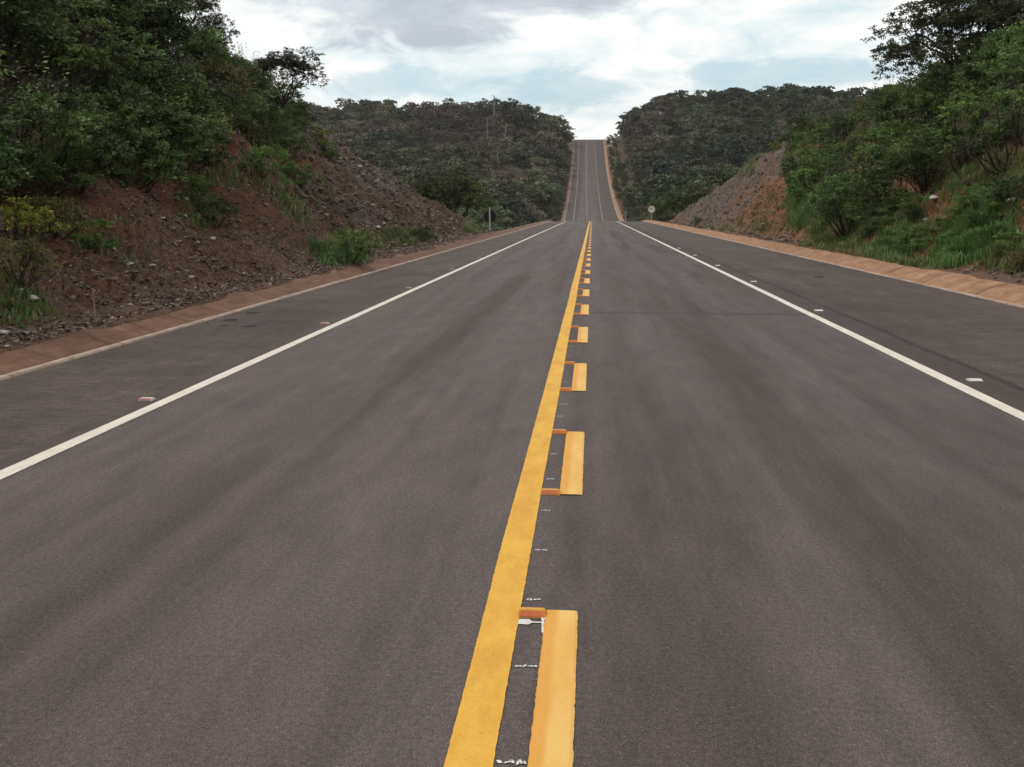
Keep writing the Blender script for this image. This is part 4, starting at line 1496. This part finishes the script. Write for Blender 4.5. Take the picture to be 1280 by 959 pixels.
# ------------------------------------------------------------------ air
hz = bpy.data.materials.new('haze')
hz.use_nodes = True
ht = NT(hz.node_tree)
ho = ht.n('ShaderNodeOutputMaterial')
hv = ht.n('ShaderNodeVolumePrincipled')
hv.inputs['Color'].default_value = (.97, .96, .95, 1)
hv.inputs['Density'].default_value = .00010
hv.inputs['Anisotropy'].default_value = .2
ht.l(hv.outputs[0], ho.inputs['Volume'])
bm = bmesh.new()
bmesh.ops.create_cube(bm, size=1, matrix=Matrix.Translation((0, 710, 25)) @ Matrix.Diagonal((3000, 1700, 150, 1)))
me = bpy.data.meshes.new('haze'); bm.to_mesh(me); bm.free()
me.materials.append(hz)
tag(link('haze', me), 'thin pale air over the road and hills', 'haze', None, 'stuff')

# ------------------------------------------------------------------ signs, stake
def cyl(bm, r, z0, z1, seg=14, mat=Matrix.Identity(4)):
    bmesh.ops.create_cone(bm, cap_ends=True, segments=seg, radius1=r, radius2=r, depth=z1 - z0, matrix=mat @ Matrix.Translation((0, 0, (z0 + z1) / 2)))


def mesh_bm(name, bm, mat, bevel=0.0):
    if bevel:
        bmesh.ops.bevel(bm, geom=[e for e in bm.edges if len(e.link_faces) == 2 and e.calc_face_angle() > .6], offset=bevel, segments=2, affect='EDGES')
    me = bpy.data.meshes.new(name); bm.to_mesh(me); bm.free()
    me.materials.append(mat)
    return me


M_POST = plain_mat('weathered pale post', (.52, .46, .43), .85, .2, .15, 9)
M_BACK = plain_mat('black sign back', (.012, .010, .010), .55, .3)
M_FACE = plain_mat('white sign face', (.80, .76, .74), .5, .4, .04)
M_RING = plain_mat('faded red ring', (.45, .20, .18), .5, .4, .06)
M_INK = plain_mat('dark sign lettering', (.05, .04, .04), .5, .4)
M_WOOD = plain_mat('raw wood', (.36, .21, .13), .9, .2, .15, 20)


def disc(r, th, y0):
    bm = bmesh.new()
    bmesh.ops.create_cone(bm, cap_ends=True, segments=40, radius1=r, radius2=r, depth=th,
                          matrix=Matrix.Translation((0, y0, 0)) @ Matrix.Rotation(math.pi / 2, 4, 'X'))
    return bm


def sign_back(x, y):
    z = gz(x, y)
    e = link('road_sign', None, None, (x, y, z))
    tag(e, 'round road sign seen from its black back on a pale post at the left roadside', 'road sign')
    bm = bmesh.new()
    bmesh.ops.create_cube(bm, size=1, matrix=Matrix.Translation((0, 0, .91)) @ Matrix.Diagonal((.11, .09, 2.62, 1)))
    link('post', mesh_bm('post', bm, M_POST, .012), e)
    d = link('sign_panel', mesh_bm('sign_panel', disc(.44, .012, .075), M_BACK), e, (0, 0, 1.58))
    bm = bmesh.new()
    for zz in (-.2, .2):
        bmesh.ops.create_cube(bm, size=1, matrix=Matrix.Translation((0, .057, zz)) @ Matrix.Diagonal((.5, .022, .04, 1)))
    link('bracket', mesh_bm('bracket', bm, M_BACK), d)
    e.rotation_euler = (0, math.radians(-1.0), math.radians(3))


sign_back(-7.25, 69.0)


def sign_face(x, y):
    z = gz(x, y)
    e = link('road_sign', None, None, (x, y, z))
    top = 1.62 + EYE - 1.67
    tag(e, 'round white speed limit sign on a post at the right roadside near the crest', 'road sign')
    zc = 1.75 - z - .05
    bm = bmesh.new()
    bmesh.ops.create_cube(bm, size=1, matrix=Matrix.Translation((0, .07, (zc + .35) / 2 - .2)) @ Matrix.Diagonal((.14, .10, zc + .75, 1)))
    link('post', mesh_bm('post', bm, M_POST, .012), e)
    d = link('sign_panel', mesh_bm('sign_panel', disc(.56, .014, 0), M_FACE), e, (0, 0, zc))
    bm = bmesh.new()
    n = 48
    vs_ = [[bm.verts.new((rr * math.cos(2 * math.pi * i / n), yy, rr * math.sin(2 * math.pi * i / n))) for i in range(n)]
           for rr, yy in ((.555, -.008), (.555, -.012), (.475, -.012), (.475, -.008))]
    for k in range(3):
        for i in range(n):
            bm.faces.new((vs_[k][i], vs_[k][(i + 1) % n], vs_[k + 1][(i + 1) % n], vs_[k + 1][i]))
    link('ring', mesh_bm('ring', bm, M_RING), d)
    cu = bpy.data.curves.new('number', 'FONT')
    cu.body = '80'
    cu.size = .56
    cu.align_x = 'CENTER'; cu.align_y = 'CENTER'
    cu.extrude = .002
    tmp = bpy.data.objects.new('number', cu)
    COL.objects.link(tmp)
    dg = bpy.context.evaluated_depsgraph_get()
    me = bpy.data.meshes.new_from_object(tmp.evaluated_get(dg))
    bpy.data.objects.remove(tmp)
    me.materials.clear(); me.materials.append(M_INK)
    o = link('number', me, d, (-.03, -.0125, .05))
    o.rotation_euler = (math.pi / 2, 0, 0)


sign_face(9.0, 150.0)

# wooden survey stake on the left rubble
zs_ = gz(-6.72, 12.5)
bm = bmesh.new()
bmesh.ops.create_cube(bm, size=1, matrix=Matrix.Translation((0, 0, .16)) @ Matrix.Diagonal((.026, .022, .60, 1)))
for v in bm.verts:
    if v.co.z > .3:
        v.co.x *= .8; v.co.x += .012
o = link('wooden_stake', mesh_bm('wooden_stake', bm, M_WOOD, .003), None, (-6.72, 12.5, zs_))
o.rotation_euler = (.03, -.03, .5)
tag(o, 'thin raw wooden survey stake upright in the rubble beside the left drain', 'stake')

# grey marker board right of the far road, just past the crest
mx, my = float(at(782, 270, 215)[0]), 215.0
mz = gz(mx, my)
e = link('marker_board', None, None, (mx, my, mz))
tag(e, 'small grey-blue marker board beside the foot of the far road', 'marker')
top_z = at(782, 263.5, 215)[2] - mz
bm = bmesh.new()
bmesh.ops.create_cube(bm, size=1, matrix=Matrix.Translation((0, .06, top_z / 2 - .3)) @ Matrix.Diagonal((.12, .08, top_z + .4, 1)))
link('post', mesh_bm('post', bm, M_POST, .01), e)
bm = bmesh.new()
bmesh.ops.create_cube(bm, size=1, matrix=Matrix.Translation((0, 0, top_z - .55)) @ Matrix.Diagonal((.62, .03, 1.1, 1)))
link('panel', mesh_bm('panel', bm, plain_mat('grey blue panel', (.17, .17, .21), .6), .008), e)
